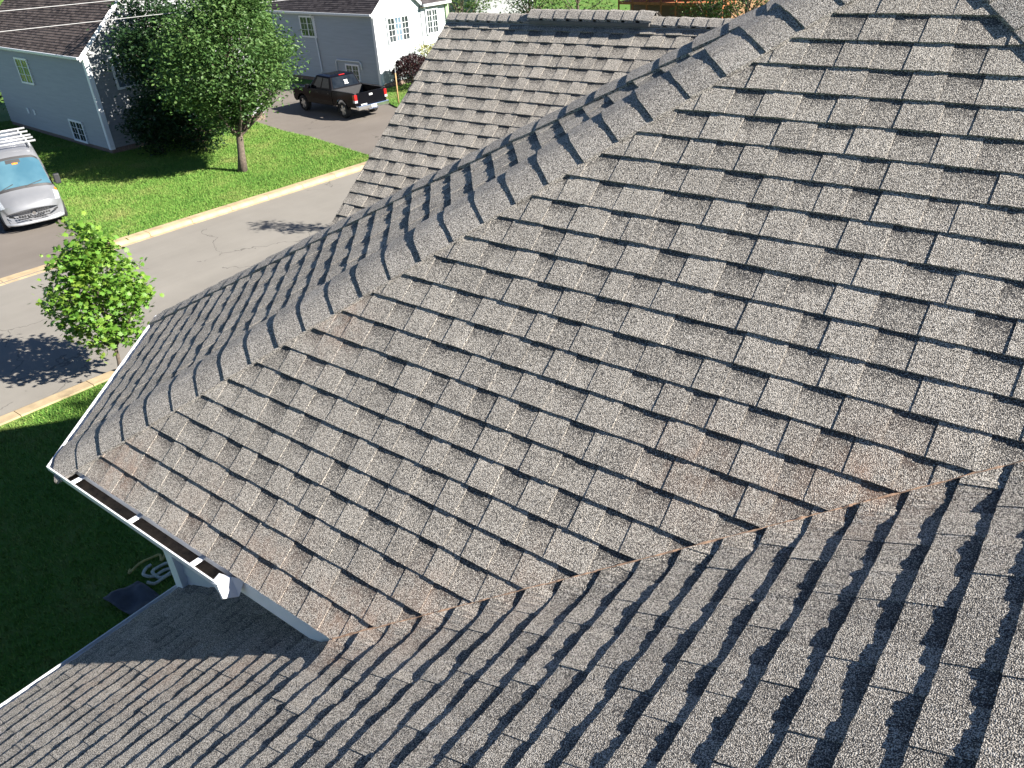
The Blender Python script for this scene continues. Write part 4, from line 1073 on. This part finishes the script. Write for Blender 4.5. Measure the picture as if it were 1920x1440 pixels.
def rq(u0, u1, v0, v1): m.add(quad_in((P[0], P[3], P[7], P[4]), u0, u1, v0, v1, .02), [(0, 1, 2, 3)])
rq(.50, .525, .30, .62); rq(.575, .60, .30, .62); rq(.525, .575, .42, .50); rq(.485, .54, .30, .36); rq(.56, .615, .30, .36); rq(.485, .54, .56, .62); rq(.56, .615, .56, .62)
m.build('window_decal', 'plate', rw)
for s, q in ((1, (P[1], P[0], P[4], P[5])), (-1, (P[3], P[2], P[6], P[7]))):
    for u0, u1 in ((.07, .42), (.47, .80)):
        if s == 1: u0, u1 = 1 - u1 + 0, 1 - u0
        uu = (1 - u1, 1 - u0) if False else (u0, u1)
        mesh_obj('side_window', quad_in(q, u0, u1, .14, .88, .012), [(0, 1, 2, 3)], 'auto_glass', trk)
    mm = MB(); mm.box(3.95, 4.15, min(s * 1.0, s * 1.22), max(s * 1.0, s * 1.22), 1.25, 1.47); bevel(mm.build('mirror', 'truck_black', trk), .03, 2)
    for x in (2.12, 3.15): MB().box(x + .12, x + .30, s * 1.01 - .012, s * 1.01 + .012, 1.10, 1.14).build('door_handle', 'black_plastic', trk)
mesh_obj('windshield', quad_in((P[2], P[1], P[5], P[6]), .05, .95, .08, .92, .012), [(0, 1, 2, 3)], 'auto_glass', trk)
bevel(MB().box(2.35, 2.43, -.18, .18, 1.885, 1.925).build('brake_light', 'lamp_red', trk), .01)

# ================================================================== SMALL THINGS
# rope, yellow strap and a dark sheet left on the lawn by the wing
def squiggle(pts, n=8):
    out = []; P = [Vector(p) for p in pts]
    for i in range(len(P) - 1):
        a, b, c, d = P[max(i - 1, 0)], P[i], P[i + 1], P[min(i + 2, len(P) - 1)]
        for k in range(n):
            t = k / n; out.append(.5 * ((2 * b) + (c - a) * t + (2 * a - 5 * b + 4 * c - d) * t * t + (3 * b - a - 3 * c + d) * t ** 3))
    return out + [P[-1]]
simple('rope_fibre', (.42, .43, .36), .9, var=.25, scale=40); simple('strap_yellow', (.36, .30, .10), .8, var=.3, scale=20); simple('sheet_blue', (.045, .05, .06), .75, var=.4, scale=4, bump=.4)
z = LZ + .06
pts = [(-6.13, 2.30, z), (-6.12, 2.20, z), (-6.0, 2.10, z + .02), (-5.86, 2.18, z), (-5.8, 2.35, z + .03), (-5.72, 2.5, z), (-5.66, 2.38, z + .04), (-5.74, 2.22, z), (-5.9, 2.2, z + .05), (-5.98, 2.35, z), (-5.88, 2.48, z + .03), (-5.7, 2.42, z), (-5.66, 2.25, z + .03), (-5.7, 2.1, z), (-5.82, 2.05, z)]
o = MB().tube(squiggle(pts), .026, 7).build('rope', 'rope_fibre', None, True); props(o, 'pale rope lying in loose loops on the shaded lawn', 'rope')
pts = [(-6.32, 2.05, z), (-6.25, 2.0, z), (-6.28, 2.2, z + .03), (-6.28, 2.38, z), (-6.2, 2.5, z + .02), (-6.08, 2.45, z), (-6.12, 2.55, z + .04), (-6.3, 2.62, z), (-6.34, 2.72, z)]
o = MB().tube(squiggle(pts), .02, 6).build('strap', 'strap_yellow', None, True); props(o, 'dull yellow strap lying on the lawn beside the rope', 'strap')
vs = []; fs = []
NX, NY = 12, 8
for i in range(NX + 1):
    for j in range(NY + 1):
        u, v = i / NX, j / NY; vs.append((-6.02 + u * .75 + v * .10, 1.45 + v * .5 + u * .08, LZ + .05 + .05 * math.sin(u * 7 + v * 3) * math.sin(v * 5) + .03 * random.random() + .05))
for i in range(NX):
    for j in range(NY): a = i * (NY + 1) + j; fs.append((a, a + NY + 1, a + NY + 2, a + 1))
o = mesh_obj('tarp', vs, fs, 'sheet_blue', None, True); sm = o.modifiers.new('t', 'SOLIDIFY'); sm.thickness = .02
props(o, 'dark folded sheet on the lawn next to the low wing', 'tarp')
# overhead cables in front of the grey house
simple('cable_grey', (.34, .34, .34), .5)
def cable(p, q, lab, sag=.12):
    p, q = Vector(p), Vector(q); d = q - p; a = p - d * 2.2; b = q + d * 1.6; pts = []
    for k in range(41):
        t = k / 40; c = a.lerp(b, t); pts.append(c - Vector((0, 0, sag * (1 - (2 * t - 1) ** 2) - sag * .8)))
    o = MB().tube(pts, .011, 6).build('overhead_cable', 'cable_grey', None, True); props(o, lab, 'cable', 'overhead cables by the grey house')
cable((-27.41, 11.59, 6.81), (-27.12, 15.44, 6.73), 'upper overhead cable crossing the brown roof of the grey house')
cable((-27.42, 11.37, 6.2), (-26.84, 19.18, 6.03), 'lower overhead cable running from the brown roof into the trees')
